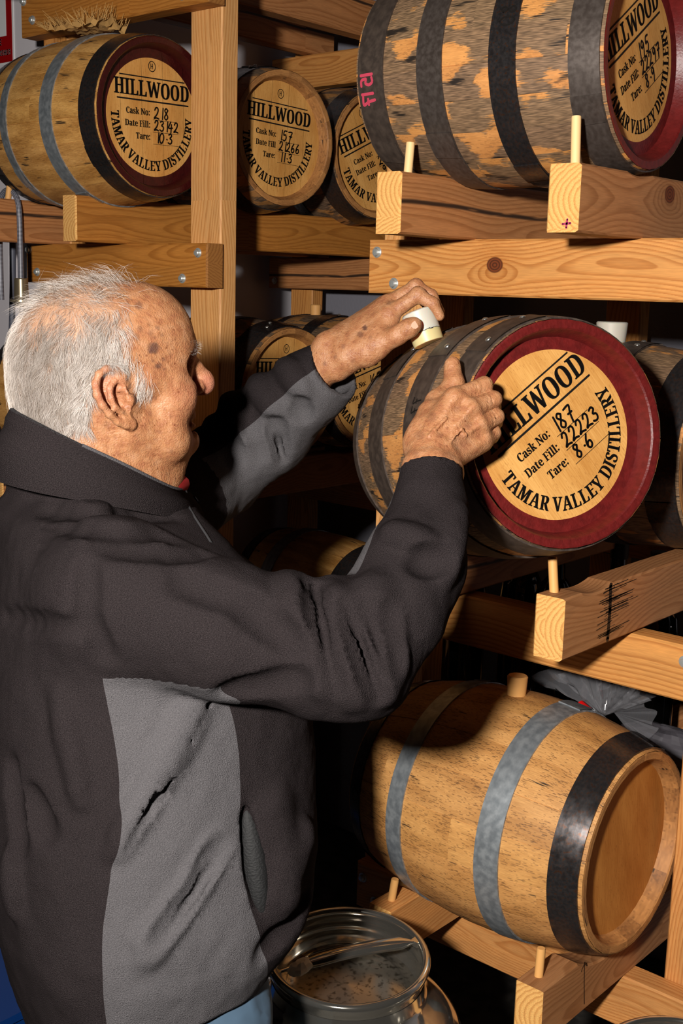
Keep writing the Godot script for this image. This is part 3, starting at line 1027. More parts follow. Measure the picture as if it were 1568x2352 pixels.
func cask_print(r: float, number: String, date: String, tare: String, colon_after_fill := true, emblem := true) -> Array:
	# lettering in the plane z = 0, x to the right; two meshes: stencil paint and marker pen
	var st := SurfaceTool.new()
	st.begin(Mesh.PRIMITIVE_TRIANGLES)
	var w := width_of("HILLWOOD", serif_bold, 0.265 * r)
	var sq := 1.66 * r / w
	letters(st, "HILLWOOD", serif_bold, 0.265 * r, Transform3D(Basis(), Vector3(-0.83 * r, 0.47 * r, 0.0004)), sq)
	for row in [["Cask No:", 0.085], ["Date Fill:" if colon_after_fill else "Date Fill", -0.12], ["Tare:", -0.325]]:
		var ww := width_of(row[0], serif_bold, 0.105 * r, 0.82)
		letters(st, row[0], serif_bold, 0.105 * r, Transform3D(Basis(), Vector3(-0.06 * r - ww, row[1] * r, 0.0004)), 0.82)
	var text := "TAMAR VALLEY DISTILLERY"
	var total := 0.0
	var cap := 0.172 * r
	for ch in text:
		total += width_of(ch, serif_bold, cap, 1.0)
	var span := deg_to_rad(188.0)
	var fit := span * 0.815 * r / total
	var ang := deg_to_rad(270.0) - span / 2.0
	for ch in text:
		var cw := width_of(ch, serif_bold, cap, 1.0) * fit
		var mid := ang + cw / (0.815 * r) / 2.0
		var turn := mid + PI / 2.0
		if ch != " ":
			letters(st, ch, serif_bold, cap, Transform3D(Basis(Vector3(0, 0, 1), turn), Vector3(cos(mid), sin(mid), 0) * 0.815 * r + Vector3(0, 0, 0.0004)) * Transform3D(Basis(), Vector3(-cw / 2.0, 0, 0)), fit)
		ang += cw / (0.815 * r)
	var lines := MB.new()
	stroke(lines, PackedVector2Array([Vector2(-0.70, 0.665) * r, Vector2(0.72, 0.665) * r]), 0.02 * r, 0.0004)
	stroke(lines, PackedVector2Array([Vector2(-0.76, 0.275) * r, Vector2(0.80, 0.275) * r]), 0.026 * r, 0.0004)
	var circle := PackedVector2Array()
	if not emblem:
		circle.append(Vector2(-0.70, 0.665) * r)
	for k in (25 if emblem else 0):
		circle.append(Vector2(cos(TAU * k / 24.0) * 0.075, 0.86 + sin(TAU * k / 24.0) * 0.085) * r)
	stroke(lines, circle, 0.014 * r, 0.0004)
	if emblem:
		handwriting(lines, "H", Vector2(-0.03, 0.82) * r, 0.085 * r, 0.013 * r, 0.0004, 0.0)
	for row in [-0.03, -0.235, -0.44]:
		stroke(lines, PackedVector2Array([Vector2(0.0, row) * r, Vector2(0.52 - row * 0.2, row) * r]), 0.007 * r, 0.0003)
	var pen := MB.new()
	handwriting(pen, number, Vector2(0.02, -0.005) * r, 0.19 * r, 0.027 * r, 0.0006)
	handwriting(pen, date, Vector2(0.02, -0.205) * r, 0.17 * r, 0.027 * r, 0.0006)
	handwriting(pen, tare, Vector2(0.06, -0.41) * r, 0.17 * r, 0.027 * r, 0.0006)
	return [faced(st.commit()), commit(pen), commit(lines)]


# spec: pos, yaw, pitch, turn, len, rh, rb, wood, chime, hoops [[t0, t1, material, lap angle, rivets]], head: {r, paint, boards, mat, print}
func cask(called_label: String, s: Dictionary, group := "") -> Node3D:
	var o := thing("oak_cask", called_label, "cask", s.pos, group)
	o.basis = Basis(Vector3.UP, s.yaw) * Basis(Vector3(0, 0, 1), s.get("pitch", 0.0))
	var count: int = s.get("staves", 22)
	for k in count:
		var m := stave_mesh(s, count, (k * 7 + int(s.get("seed", 0))) % 9)
		part("stave", m, [s.wood, s.chime], o, Transform3D(Basis(Vector3.RIGHT, TAU * (k + 0.3) / count), Vector3.ZERO))
	for h in s.hoops:
		var hm := part("hoop", hoop_mesh(s, h[0], h[1], h[3], 0.68 if h[4] is Array else 0.26), h[2], o)
		if h[4] is Array:
			for k in h[4].size():
				var a: float = h[4][k]
				var t: float = lerpf(h[0], h[1], [0.34, 0.62][k % 2]) if h[4].size() > 1 else lerpf(h[0], h[1], 0.5)
				var r := radius_at(s, t) + 0.0038
				var rad := Vector3(0, cos(a), sin(a))
				part("rivet", rivet_mesh(), M.rivet, hm, Transform3D(Basis(rad, Vector3(0, -sin(a), cos(a)), Vector3(1, 0, 0)), Vector3(t * s.len, 0, 0) + rad * r))
	# heads
	var hd: Dictionary = s.head
	var rin := radius_at(s, 0.5) - 0.0205
	var hx: float = s.len / 2.0 - 0.0225
	var turn := Basis(Vector3.RIGHT, s.get("turn", 0.0))
	var n: int = hd.boards
	var head := Node3D.new()
	head.name = "head"
	o.add_child(head)
	head.basis = turn
	for k in n:
		var y0 := -rin + 2.0 * rin * k / n
		var y1 := -rin + 2.0 * rin * (k + 1) / n
		if n == 1:
			y0 = -1.0
			y1 = 1.0
		var ro := rin + 0.001
		var hm := head_board(y0, y1, hd.r if hd.has("paint") else ro, ro if hd.has("paint") else 0.0, hx)
		part("head_board", hm, [hd.mat, hd.paint] if hm.get_surface_count() > 1 else [hd.mat], head)
	if hd.has("print"):
		var p: Array = cask_print(hd.get("pr", hd.r), hd.print[0], hd.print[1], hd.print[2], hd.get("colon", true), hd.get("emblem", true))
		var facing := Transform3D(Basis(Vector3(0, 0, -1), Vector3(0, 1, 0), Vector3(1, 0, 0)), Vector3(hx + 0.0003, 0, 0))
		part("stencil_lettering", p[0], M.ink, head, facing)
		part("handwritten_numbers", p[1], M.marker, head, facing)
		part("stencil_rules", p[2], M.ink, head, facing)
	var back := MB.new()
	disc_sector(0.0, rin + 0.001, -hx, back, -1.0)
	part("rear_head", commit(back), M.head, o)
	return o


func wooden_bung(o: Node3D, s: Dictionary, t: float, ang: float, rad: float, high: float, mat) -> void:
	var b := MB.new()
	b.lathe(PackedVector2Array([Vector2(-0.01, rad * 0.88), Vector2(high - 0.002, rad), Vector2(high, rad - 0.002), Vector2(high, 0.0)]), 18, false)
	var a := Vector3(0, cos(ang), sin(ang))
	part("bung", commit(b), mat, o, Transform3D(Basis(a, Vector3(0, -sin(ang), cos(ang)), Vector3(1, 0, 0)), Vector3(t * s.len, 0, 0) + a * radius_at(s, t)))


func make_barrels() -> void:
	var base := {"len": 0.412, "rh": 0.15, "rb": 0.169, "pitch": 0.0, "staves": 22}
	var black: StandardMaterial3D = M.steel_dark
	# front cask of the top row, left
	var s := base.duplicate()
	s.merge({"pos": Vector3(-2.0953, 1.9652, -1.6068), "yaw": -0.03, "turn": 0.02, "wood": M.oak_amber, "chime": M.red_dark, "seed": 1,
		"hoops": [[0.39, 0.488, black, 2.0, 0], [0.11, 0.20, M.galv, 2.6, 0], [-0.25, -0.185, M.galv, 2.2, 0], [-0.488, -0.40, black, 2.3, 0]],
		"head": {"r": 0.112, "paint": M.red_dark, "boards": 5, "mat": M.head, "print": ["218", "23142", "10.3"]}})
	cask("oak cask with grey hoops and a dark red rim, numbered 218, at upper left", s)
	# the two behind it
	s = base.duplicate()
	s.merge({"rh": 0.1435, "rb": 0.162, "pos": Vector3(-2.1048, 1.9635, -1.98), "yaw": -0.078, "turn": -0.05, "wood": M.oak_worn, "chime": M.chime, "seed": 2,
		"hoops": [[0.27, 0.40, black, 5.9, [0.15, 0.32]], [0.03, 0.12, black, 2.6, 0], [-0.25, -0.17, black, 2.2, 0], [-0.488, -0.38, black, 2.3, 0]],
		"head": {"r": 0.1225, "boards": 5, "mat": M.head, "print": ["157", "21266", "11.3"], "colon": false, "pr": 0.112}}, true)
	cask("unpainted oak cask numbered 157, seen just right of the left rack's post", s)
	s = base.duplicate()
	s.merge({"pos": Vector3(-2.115, 1.962, -2.345), "yaw": -0.16, "turn": 0.46, "wood": M.oak_worn, "chime": M.chime, "seed": 3,
		"hoops": [[0.36, 0.488, black, 5.9, [0.15, 0.32]], [0.05, 0.14, black, 2.6, 0], [-0.25, -0.17, black, 2.2, 0]],
		"head": {"r": 0.1295, "boards": 5, "mat": M.head, "print": ["158", "21266", "99"], "pr": 0.122}}, true)
	cask("oak cask numbered 158 with a black end hoop, right of cask 157", s)
	# the row below
	s = base.duplicate()
	s.merge({"pos": Vector3(-2.10, 1.393, -1.61), "yaw": 0.0, "turn": 0.0, "wood": M.oak_amber, "chime": M.chime, "seed": 4,
		"hoops": [[0.36, 0.488, black, 2.0, 0], [0.10, 0.18, black, 2.6, 0], [-0.20, -0.12, black, 2.2, 0], [-0.488, -0.40, black, 2.3, 0]],
		"head": {"r": 0.1295, "boards": 4, "mat": M.head}})
	cask("oak cask with dark hoops behind the man's head, at the left edge", s)
	s = base.duplicate()
	s.merge({"rh": 0.1455, "rb": 0.164, "pos": Vector3(-2.083, 1.408, -1.98), "yaw": -0.02, "turn": -0.03, "wood": M.oak_worn, "chime": M.chime, "seed": 5,
		"hoops": [[0.33, 0.475, black, 6.1, [0.15, 0.32]], [0.06, 0.15, black, 2.6, 0], [-0.25, -0.17, black, 2.2, 0]],
		"head": {"r": 0.125, "boards": 5, "mat": M.head, "print": ["161", "21280", "10.6"], "pr": 0.114}}, true)
	cask("oak cask with a black end hoop behind the man's raised sleeve", s)
	s = base.duplicate()
	s.merge({"pos": Vector3(-2.118, 1.405, -2.345), "yaw": -0.14, "turn": 0.30, "wood": M.oak_worn, "chime": M.chime, "seed": 6,
		"hoops": [[0.39, 0.488, black, 6.1, 0], [0.10, 0.20, black, 6.2, [0.0]], [-0.25, -0.17, black, 2.2, 0]],
		"head": {"r": 0.1295, "boards": 5, "mat": M.head, "print": ["162", "21281", "10.1"], "pr": 0.124}})
	var f3 := cask("oak cask with a wooden bung, its stencilled head beside the man's raised wrist", s)
	wooden_bung(f3, s, -0.08, 0.0, 0.0145, 0.026, M.dowel)
	# lowest row, in deep shade
	s = base.duplicate()
	s.merge({"pos": Vector3(-2.11, 0.822, -2.36), "yaw": -0.05, "turn": 0.0, "wood": M.oak_amber, "chime": M.chime, "seed": 7,
		"hoops": [[0.36, 0.488, black, 6.1, 0], [-0.22, -0.12, M.galv, 6.0, 0], [-0.488, -0.39, black, 2.2, 0]],
		"head": {"r": 0.13, "boards": 4, "mat": M.head}}, true)
	cask("oak cask in deep shade low on the left rack, above the man's near sleeve", s)
	# right rack, top
	s = base.duplicate()
	s.merge({"pos": Vector3(-1.0515, 1.9741, -1.6055), "yaw": 0.0425, "turn": 0.60, "wood": M.oak_grey, "chime": M.red, "seed": 8, "staves": 20,
		"hoops": [[0.385, 0.488, M.steel_brown, 2.0, 0], [0.10, 0.20, M.steel_dark, 2.6, 0], [-0.20, -0.09, M.steel_brown, 2.2, 0], [-0.488, -0.36, M.steel_rust, 2.3, 0]],
		"head": {"r": 0.1105, "paint": M.red, "boards": 1, "mat": M.head, "print": ["195", "22297", "8.9"], "emblem": false}})
	var top := cask("weathered grey oak cask with scraped staves, numbered 195, highest at right", s)
	mark_on_hoop(top, s, "1517", -0.485, 1.60, 0.024, 0.0045, M.pink)
	mark_on_hoop(top, s, "80", 0.118, 1.22, 0.022, 0.0028, M.ink)
	# the cask he works on
	s = base.duplicate()
	s.merge({"len": 0.3565, "pos": Vector3(-0.9586, 1.4377, -1.4408), "yaw": -0.4662, "pitch": 0.1688, "turn": 0.635, "wood": M.oak_grey, "chime": M.red, "seed": 11, "staves": 20,
		"hoops": [[0.365, 0.487, M.steel_rust, 0.12, [0.24, 0.66]], [0.12, 0.265, M.steel_rust, 0.16, [0.28, 0.74]], [-0.23, -0.08, M.steel_rust, 0.3, [0.42, 0.66]], [-0.49, -0.42, M.steel_rust, 0.5, [0.78]]],
		"head": {"r": 0.1125, "paint": M.red, "boards": 1, "mat": M.head, "print": ["187", "22223", "8.6"], "emblem": false}}, true)
	var small := cask("small oak cask under the man's hands with a bright red rimmed head, numbered 187", s)
	mark_on_hoop(small, s, "77", 0.155, 1.22, 0.018, 0.0018, M.ink)
	# its neighbour behind
	s = base.duplicate()
	s.merge({"pos": Vector3(-1.0, 1.400, -1.838), "yaw": 0.0, "turn": 0.0, "wood": M.oak_grey, "chime": M.chime, "seed": 14,
		"hoops": [[0.37, 0.488, black, 2.0, 0], [0.09, 0.19, M.steel_rust, -0.15, [-0.06, 0.2]], [-0.235, -0.125, M.steel_rust, 2.2, 0], [-0.488, -0.38, black, 2.3, 0]],
		"head": {"r": 0.1295, "boards": 3, "mat": M.head}})
	var h := cask("weathered oak cask stoppered with a white bung, behind cask 187", s)
	wooden_bung(h, s, -0.01, 0.0, 0.0265, 0.033, M.silicone)
	# bottom right
	s = base.duplicate()
	s.merge({"len": 0.4378, "rh": 0.1545, "rb": 0.1903, "pos": Vector3(-0.9735, 0.8263, -1.5636), "yaw": -0.0112, "turn": 0.25, "wood": M.oak_fresh, "chime": M.chime, "seed": 17, "staves": 18,
		"hoops": [[0.39, 0.487, black, 5.75, 0], [0.13, 0.22, M.galv, 5.9, 0], [-0.27, -0.195, M.galv, 5.8, 0], [-0.49, -0.43, black, 2.3, 0]],
		"head": {"r": 0.1295, "boards": 1, "mat": M.head_plain}}, true)
	var e := cask("plain tan oak cask with a bare unprinted head, lowest at bottom right", s)
	wooden_bung(e, s, -0.02, -0.02, 0.0165, 0.031, M.dowel)


func mark_on_hoop(o: Node3D, s: Dictionary, text: String, t: float, ang: float, high: float, wide: float, mat: StandardMaterial3D) -> void:
	var b := MB.new()
	handwriting(b, text, Vector2.ZERO, high, wide, 0.0, 0.0)
	var m := MB.new()
	var k := 0
	while k < b.v.size():          # wrap the strokes round the hoop
		var q := []
		for i in 3:
			var p := b.v[k + i]
			var x: float = s.len * t + (high - p.y) + 0.006
			var r := radius_at(s, x / s.len) + 0.0029
			var a := ang + p.x / r
			q.append(Vector3(x, r * cos(a), r * sin(a)))
		var nn := Vector3(0, q[0].y, q[0].z).normalized()
		m.tri(q[0], q[1], q[2], nn, nn, nn)
		k += 3
	part("hand_marking", commit(m), mat, o)


# ---- things standing about ------------------------------------------------------------

const UPRIGHT := Basis(Vector3(0, 1, 0), Vector3(-1, 0, 0), Vector3(0, 0, 1))     # lathe axis turned upwards


func keg(label: String, pos: Vector3, tilt: Vector3, high: float, handle_from: Vector2, handle_to: Vector2) -> Node3D:
	var o := thing("steel_keg", label, "keg", Vector3(pos.x, 0.0, pos.z))
	var b := MB.new()
	var prof := PackedVector2Array()
	for p in [[0.0, 0.0], [0.0, 0.150], [0.012, 0.170], [0.04, 0.176], [high - 0.20, 0.177], [high - 0.165, 0.175], [high - 0.125, 0.170], [high - 0.098, 0.158], [high - 0.080, 0.142], [high - 0.069, 0.126], [high - 0.060, 0.1145], [high - 0.052, 0.111], [high - 0.036, 0.1095]]:
		prof.append(Vector2(p[0], p[1]))
	b.lathe(prof, 96)
	part("body", commit(b), M.steel, o, Transform3D(UPRIGHT, Vector3.ZERO))
	var top := Node3D.new()
	top.name = "mouth"
	o.add_child(top)
	top.position = Vector3(0, high - 0.03, 0)
	top.basis = Basis(tilt.normalized(), tilt.length()) if tilt.length() > 0.0 else Basis()
	b = MB.new()
	prof = PackedVector2Array()
	for p in [[-0.012, 0.1090], [0.004, 0.1092], [0.010, 0.1125], [0.014, 0.1135]]:
		prof.append(Vector2(p[0], p[1]))
	for k in 11:                   # rolled lip
		var a := -0.2 + PI * 1.25 * k / 10.0
		prof.append(Vector2(0.0225 + 0.0075 * sin(a), 0.1105 + 0.0062 * cos(a)))
	for p in [[0.012, 0.1055], [0.006, 0.1052], [0.002, 0.1066], [-0.002, 0.1052], [-0.006, 0.1040], [-0.010, 0.1052], [-0.014, 0.1036], [-0.020, 0.1025], [-0.026, 0.0995]]:
		prof.append(Vector2(p[0], p[1]))
	b.lathe(prof, 96)
	part("rim", commit(b), M.steel, top, Transform3D(UPRIGHT, Vector3.ZERO))
	b = MB.new()
	prof = PackedVector2Array()
	for p in [[-0.0255, 0.100], [-0.027, 0.092], [-0.0245, 0.088], [-0.0235, 0.083], [-0.024, 0.06], [-0.0228, 0.03], [-0.022, 0.0]]:
		prof.append(Vector2(p[0], p[1]))
	b.lathe(prof, 72)
	part("lid", commit(b), M.steel_lid, top, Transform3D(UPRIGHT, Vector3.ZERO))
	b = MB.new()
	var a := Vector3(handle_from.x, 0.026, handle_from.y)
	var c := Vector3(handle_to.x, 0.026, handle_to.y)
	var path := PackedVector3Array()
	var rad := PackedFloat32Array()
	for k in 21:
		var t := k / 20.0
		path.append(a.lerp(c, t) + Vector3.UP * (0.007 * sin(PI * t) - 0.002))
		rad.append(0.0030 + 0.0072 * smoothstep(0.02, 0.22, t) * smoothstep(0.99, 0.80, t))
	b.tube(path, rad, 14, true, 0.55)
	for p in [a, c]:
		b.box(p - Vector3(0.007, 0.008, 0.007), p + Vector3(0.007, 0.001, 0.007))
	part("handle", commit(b), M.steel, top)
	return o


func crumple(center: Vector3, size: Vector3, sd: int, amount: float, freq: float, rows := 14, cols := 20) -> ArrayMesh:
	var nn := noise(sd, 1.0, 3)
	nn.noise_type = FastNoiseLite.TYPE_CELLULAR
	nn.cellular_return_type = FastNoiseLite.RETURN_DISTANCE
	var b := MB.new()
	var p := func(i: int, j: int) -> Vector3:
		var th := PI * i / rows
		var ph := TAU * (j % cols) / cols
		var d := Vector3(sin(th) * cos(ph), cos(th), sin(th) * sin(ph))
		return center + d * size * (1.0 + amount * nn.get_noise_3d(d.x * freq, d.y * freq, d.z * freq))
	for i in rows:
		for j in cols:
			var q := [p.call(i, j), p.call(i, j + 1), p.call(i + 1, j + 1), p.call(i + 1, j)]
			var n1: Vector3 = (q[2] - q[0]).cross(q[1] - q[3])
			if n1.dot(q[0] + q[2] - center * 2.0) < 0.0:
				n1 = -n1
			b.flat(q[0], q[1], q[2], q[3], n1.normalized() if n1.length() > 1e-9 else Vector3.UP)
	return commit(b)


func make_still_life() -> void:
	# steel keg in front of the rack
	var kp := at(800, 2192, 1.70)
	var k := keg("big stainless steel keg with a recessed lid and bail handle, below the man's jacket hem", kp, right * 0.085, kp.y + 0.004, Vector2(-0.085, -0.068), Vector2(0.060, -0.088))
	var mouth: Node3D = k.get_node("mouth")
	# lay the handle along the line seen: from the man's side towards the rack
	var h: MeshInstance3D = mouth.get_node("handle")
	var p0 := at(632, 2238, 1.66)
	var p1 := at(957, 2146, 1.735)
	var d := Vector2(p1.x - p0.x, p1.z - p0.z)
	h.mesh = handle_mesh(Vector3(p0.x - kp.x, 0.026, p0.z - kp.z), Vector3(p0.x - kp.x + d.x, 0.026, p0.z - kp.z + d.y))
	var ink := MB.new()
	handwriting(ink, "154", Vector2(-0.03, 0.0), 0.030, 0.0022, 0.0, 0.3)
	handwriting(ink, "47", Vector2(-0.012, -0.040), 0.026, 0.0022, 0.0, 0.3)
	var away := (at(1025, 2235, 1.66) - Vector3(kp.x, 0.60, kp.z))
	var spot := Vector3(away.x, 0.0, away.z).normalized()
	var nn := (spot + Vector3.UP * 1.0).normalized()
	var side := Vector3.UP.cross(nn).normalized()
	var upv := nn.cross(side)
	part("marker_writing", commit(ink), M.marker, k, Transform3D(Basis(side, upv, nn).rotated(nn, -0.9), spot * 0.1515 + Vector3.UP * (kp.y - 0.098) + nn * 0.003))
	var pa := thing("crumpled_paper", "crumpled scrap of white paper under the handle of the steel keg", "paper", at(692, 2212, 1.668))
	part("paper", crumple(Vector3(0.004, -0.002, 0.006), Vector3(0.019, 0.014, 0.030), 5, 0.62, 3.1, 8, 11), M.paper, pa)
	var k2 := at(1575, 2447, 1.60)
	keg("second steel keg, only its rim showing in the bottom right corner", k2, Vector3.ZERO, k2.y, Vector2(-0.10, 0.0), Vector2(0.10, 0.01))

	# the bung in his fingers
	var low := at(985, 789, 1.688)
	var top := at(955, 708, 1.690)
	var ax := (top - low).normalized()
	var o := thing("silicone_bung", "milky white silicone bung with an amber foot, gripped in the man's upper hand", "bung", low)
	var pr := PackedVector2Array([Vector2(0.0, 0.0), Vector2(0.0, 0.0205), Vector2(0.0012, 0.0218), Vector2(0.0165, 0.0226)])
	var pr2 := PackedVector2Array([Vector2(0.0165, 0.0226), Vector2(0.045, 0.0236), Vector2(0.0475, 0.0225), Vector2(0.048, 0.0)])
	var b1 := MB.new()
	b1.lathe(pr2, 40)
	var b2 := MB.new()
	b2.lathe(pr, 40)
	var e1 := ax.cross(Vector3.UP).normalized()
	var fr := Basis(ax, e1, ax.cross(e1))
	part("top", commit(b1), M.silicone, o, Transform3D(fr, Vector3.ZERO))
	part("foot", commit(b2), M.silicone_amber, o, Transform3D(fr, Vector3.ZERO))
	var grime := MB.new()
	var r := RandomNumberGenerator.new()
	r.seed = 4
	for i in 60:
		var a := TAU * i / 60.0
		var w := 0.0004 + 0.0009 * maxf(0.0, noise(3).get_noise_1d(i * 0.9))
		var x := 0.0165 + 0.0012 * noise(8).get_noise_1d(i * 0.35)
		if noise(6).get_noise_1d(i * 0.5) < -0.25:
			continue
		var f := func(xx: float, aa: float) -> Vector3: return Vector3(xx, cos(aa) * 0.0229, sin(aa) * 0.0229)
		var g := Vector3(0, cos(a), sin(a))
		grime.flat(f.call(x - w, a), f.call(x - w, a + TAU / 60.0), f.call(x + w, a + TAU / 60.0), f.call(x + w, a), g)
	part("tide_mark", commit(grime), M.grime, o, Transform3D(fr, Vector3.ZERO))

	make_bottles()
	make_bags()
	make_hoses()
	make_rag()
	make_sign()
	# blue tub at the left edge
	var tub := thing("blue_tub", "blue plastic tub on the floor, just showing in the bottom left corner", "tub", Vector3(-1.93, 0, -1.21))
	var tb := MB.new()
	tb.box(Vector3(-0.13, 0.0, -0.10), Vector3(0.095, 0.235, 0.085))
	part("body", commit(tb), M.blue, tub)
	var tr := MB.new()
	tr.box(Vector3(-0.14, 0.235, -0.11), Vector3(0.105, 0.252, 0.095))
	part("lid", commit(tr), M.blue, tub)


func handle_mesh(a: Vector3, c: Vector3) -> ArrayMesh:
	var b := MB.new()
	var path := PackedVector3Array()
	var rad := PackedFloat32Array()
	for k in 25:
		var t := k / 24.0
		path.append(a.lerp(c, t) + Vector3.UP * (0.008 * sin(PI * t) - 0.001))
		rad.append(0.0034 + 0.0092 * smoothstep(0.03, 0.30, t) * smoothstep(0.99, 0.86, t))
	b.tube(path, rad, 14, true, 0.62)
	for p in [a, c]:
		b.box(p - Vector3(0.006, 0.007, 0.006), p + Vector3(0.006, 0.002, 0.006))
	return commit(b)


func make_bottles() -> void:
	var sh := thing("shelf_board", "rough timber board under the dark bottles, behind the lowest cask", "board", Vector3(-1.10, 0.689, -2.14))
	part("board", plank(0.86, 0.30, 0.02, Vector2(0.2, 0.3)), [M.pine[4], M.end_dark], sh, Transform3D(Basis(Vector3(1, 0, 0), Vector3(0, 0, -1), Vector3(0, 1, 0)), Vector3.ZERO))
	var first: Node3D
	var names := ["dark glass bottle nearest the rack post, behind the lower right rail", "dark glass bottle second from the post, behind the lower right rail", "dark glass bottle behind the wooden bung of the lowest cask", "dark glass bottle under the red rimmed cask, between peg and rail", "dark glass bottle just left of the right-hand cradle beam", "dark glass bottle farthest right, behind the right-hand cradle beam"]
	for i in 6:
		var o: Node3D
		if i == 0:
			o = thing("glass_bottle", names[0], "bottle", Vector3.ZERO, "dark bottles behind the lowest cask")
			var b := MB.new()
			b.lathe(PackedVector2Array([Vector2(0.0, 0.0), Vector2(0.0, 0.040), Vector2(0.006, 0.046), Vector2(0.30, 0.046), Vector2(0.335, 0.042), Vector2(0.36, 0.030), Vector2(0.375, 0.018), Vector2(0.43, 0.0155), Vector2(0.432, 0.0175), Vector2(0.444, 0.0175), Vector2(0.445, 0.0)]), 32)
			part("body", commit(b), M.glass_black, o, Transform3D(UPRIGHT, Vector3.ZERO))
			var cp := MB.new()
			cp.lathe(PackedVector2Array([Vector2(0.425, 0.0182), Vector2(0.462, 0.0182), Vector2(0.464, 0.016), Vector2(0.464, 0.0)]), 24, false)
			part("cap", commit(cp), M.rubber, o, Transform3D(UPRIGHT, Vector3.ZERO))
			first = o
		else:
			o = first.duplicate()
			o.name = numbered("glass_bottle")
			add_child(o, true)
			o.set_meta("label", names[i])
		o.position = Vector3(-1.46 + 0.112 * i, 0.70, -2.10 - 0.05 * (i % 2))


func make_bags() -> void:
	var o := thing("plastic_bag", "clear crinkled plastic bag closed with a red clip, behind the lowest cask", "bag", Vector3(-0.9604, 0.9185, -1.82))
	var b := MB.new()
	var nn := noise(15, 1.0, 2)
	var p := func(u: float, v: float, s: float) -> Vector3:
		# a fan of pleats that spreads from the clip
		var a := lerpf(2.75, 0.62, u)
		var long := 0.105 + 0.03 * nn.get_noise_2d(u * 6.0, 3.0)
		var q := Vector3(cos(a) * long * v * 1.15, sin(a) * long * v, 0.0)
		q.z = s * (0.004 + 0.022 * v) + (0.016 * sin(u * 34.0) + 0.02 * nn.get_noise_2d(u * 9.0, v * 3.0)) * v
		return q
	for s in [1.0, -1.0]:
		for i in 40:
			for j in 10:
				var q := [p.call(i / 40.0, j / 10.0, s), p.call((i + 1) / 40.0, j / 10.0, s), p.call((i + 1) / 40.0, (j + 1) / 10.0, s), p.call(i / 40.0, (j + 1) / 10.0, s)]
				var n1: Vector3 = (q[2] - q[0]).cross(q[3] - q[1]).normalized()
				b.flat(q[0], q[1], q[2], q[3], n1 * s)
	part("bag", commit(b), M.plastic, o)
	var t := MB.new()
	var w := func(u: float, v: float) -> Vector3:
		var a := lerpf(0.75, -0.75, u)
		return Vector3(0.02 + cos(a) * 0.085 * v, 0.012 + sin(a) * 0.06 * v, (0.014 * sin(u * 19.0) + 0.012) * v)
	for i in 24:
		for j in 6:
			var q := [w.call(i / 24.0, j / 6.0), w.call((i + 1) / 24.0, j / 6.0), w.call((i + 1) / 24.0, (j + 1) / 6.0), w.call(i / 24.0, (j + 1) / 6.0)]
			t.flat(q[0], q[1], q[2], q[3], (q[2] - q[0]).cross(q[3] - q[1]).normalized())
	part("loose_end", commit(t), M.plastic, o)
	var c := MB.new()
	c.tube(PackedVector3Array([Vector3(-0.034, 0.022, 0.024), Vector3(-0.01, 0.012, 0.028), Vector3(0.024, -0.002, 0.028), Vector3(0.030, -0.010, 0.026)]), PackedFloat32Array([0.0075, 0.0085, 0.0100, 0.0070]), 8, true, 0.7)
	part("clip", commit(c), M.red_plastic, o)
	var g := thing("grey_sack", "smoke grey plastic sack slumped behind the lowest cask's end hoop", "sack", Vector3(-0.885, 0.845, -1.93))
	part("sack", crumple(Vector3.ZERO, Vector3(0.135, 0.05, 0.05), 9, 0.35, 1.4, 18, 28), M.plastic_grey, g)
	var d := thing("timber_offcut", "rough timber offcut leaning behind the grey sack, near the right edge", "timber", Vector3(-0.88, 0.88, -2.26))
	part("plank", plank(0.50, 0.085, 0.035, Vector2(0.4, 0.2)), [M.pine[3], M.end_dark], d, Transform3D(Basis(Vector3(0, 0, 1), 0.62), Vector3.ZERO))


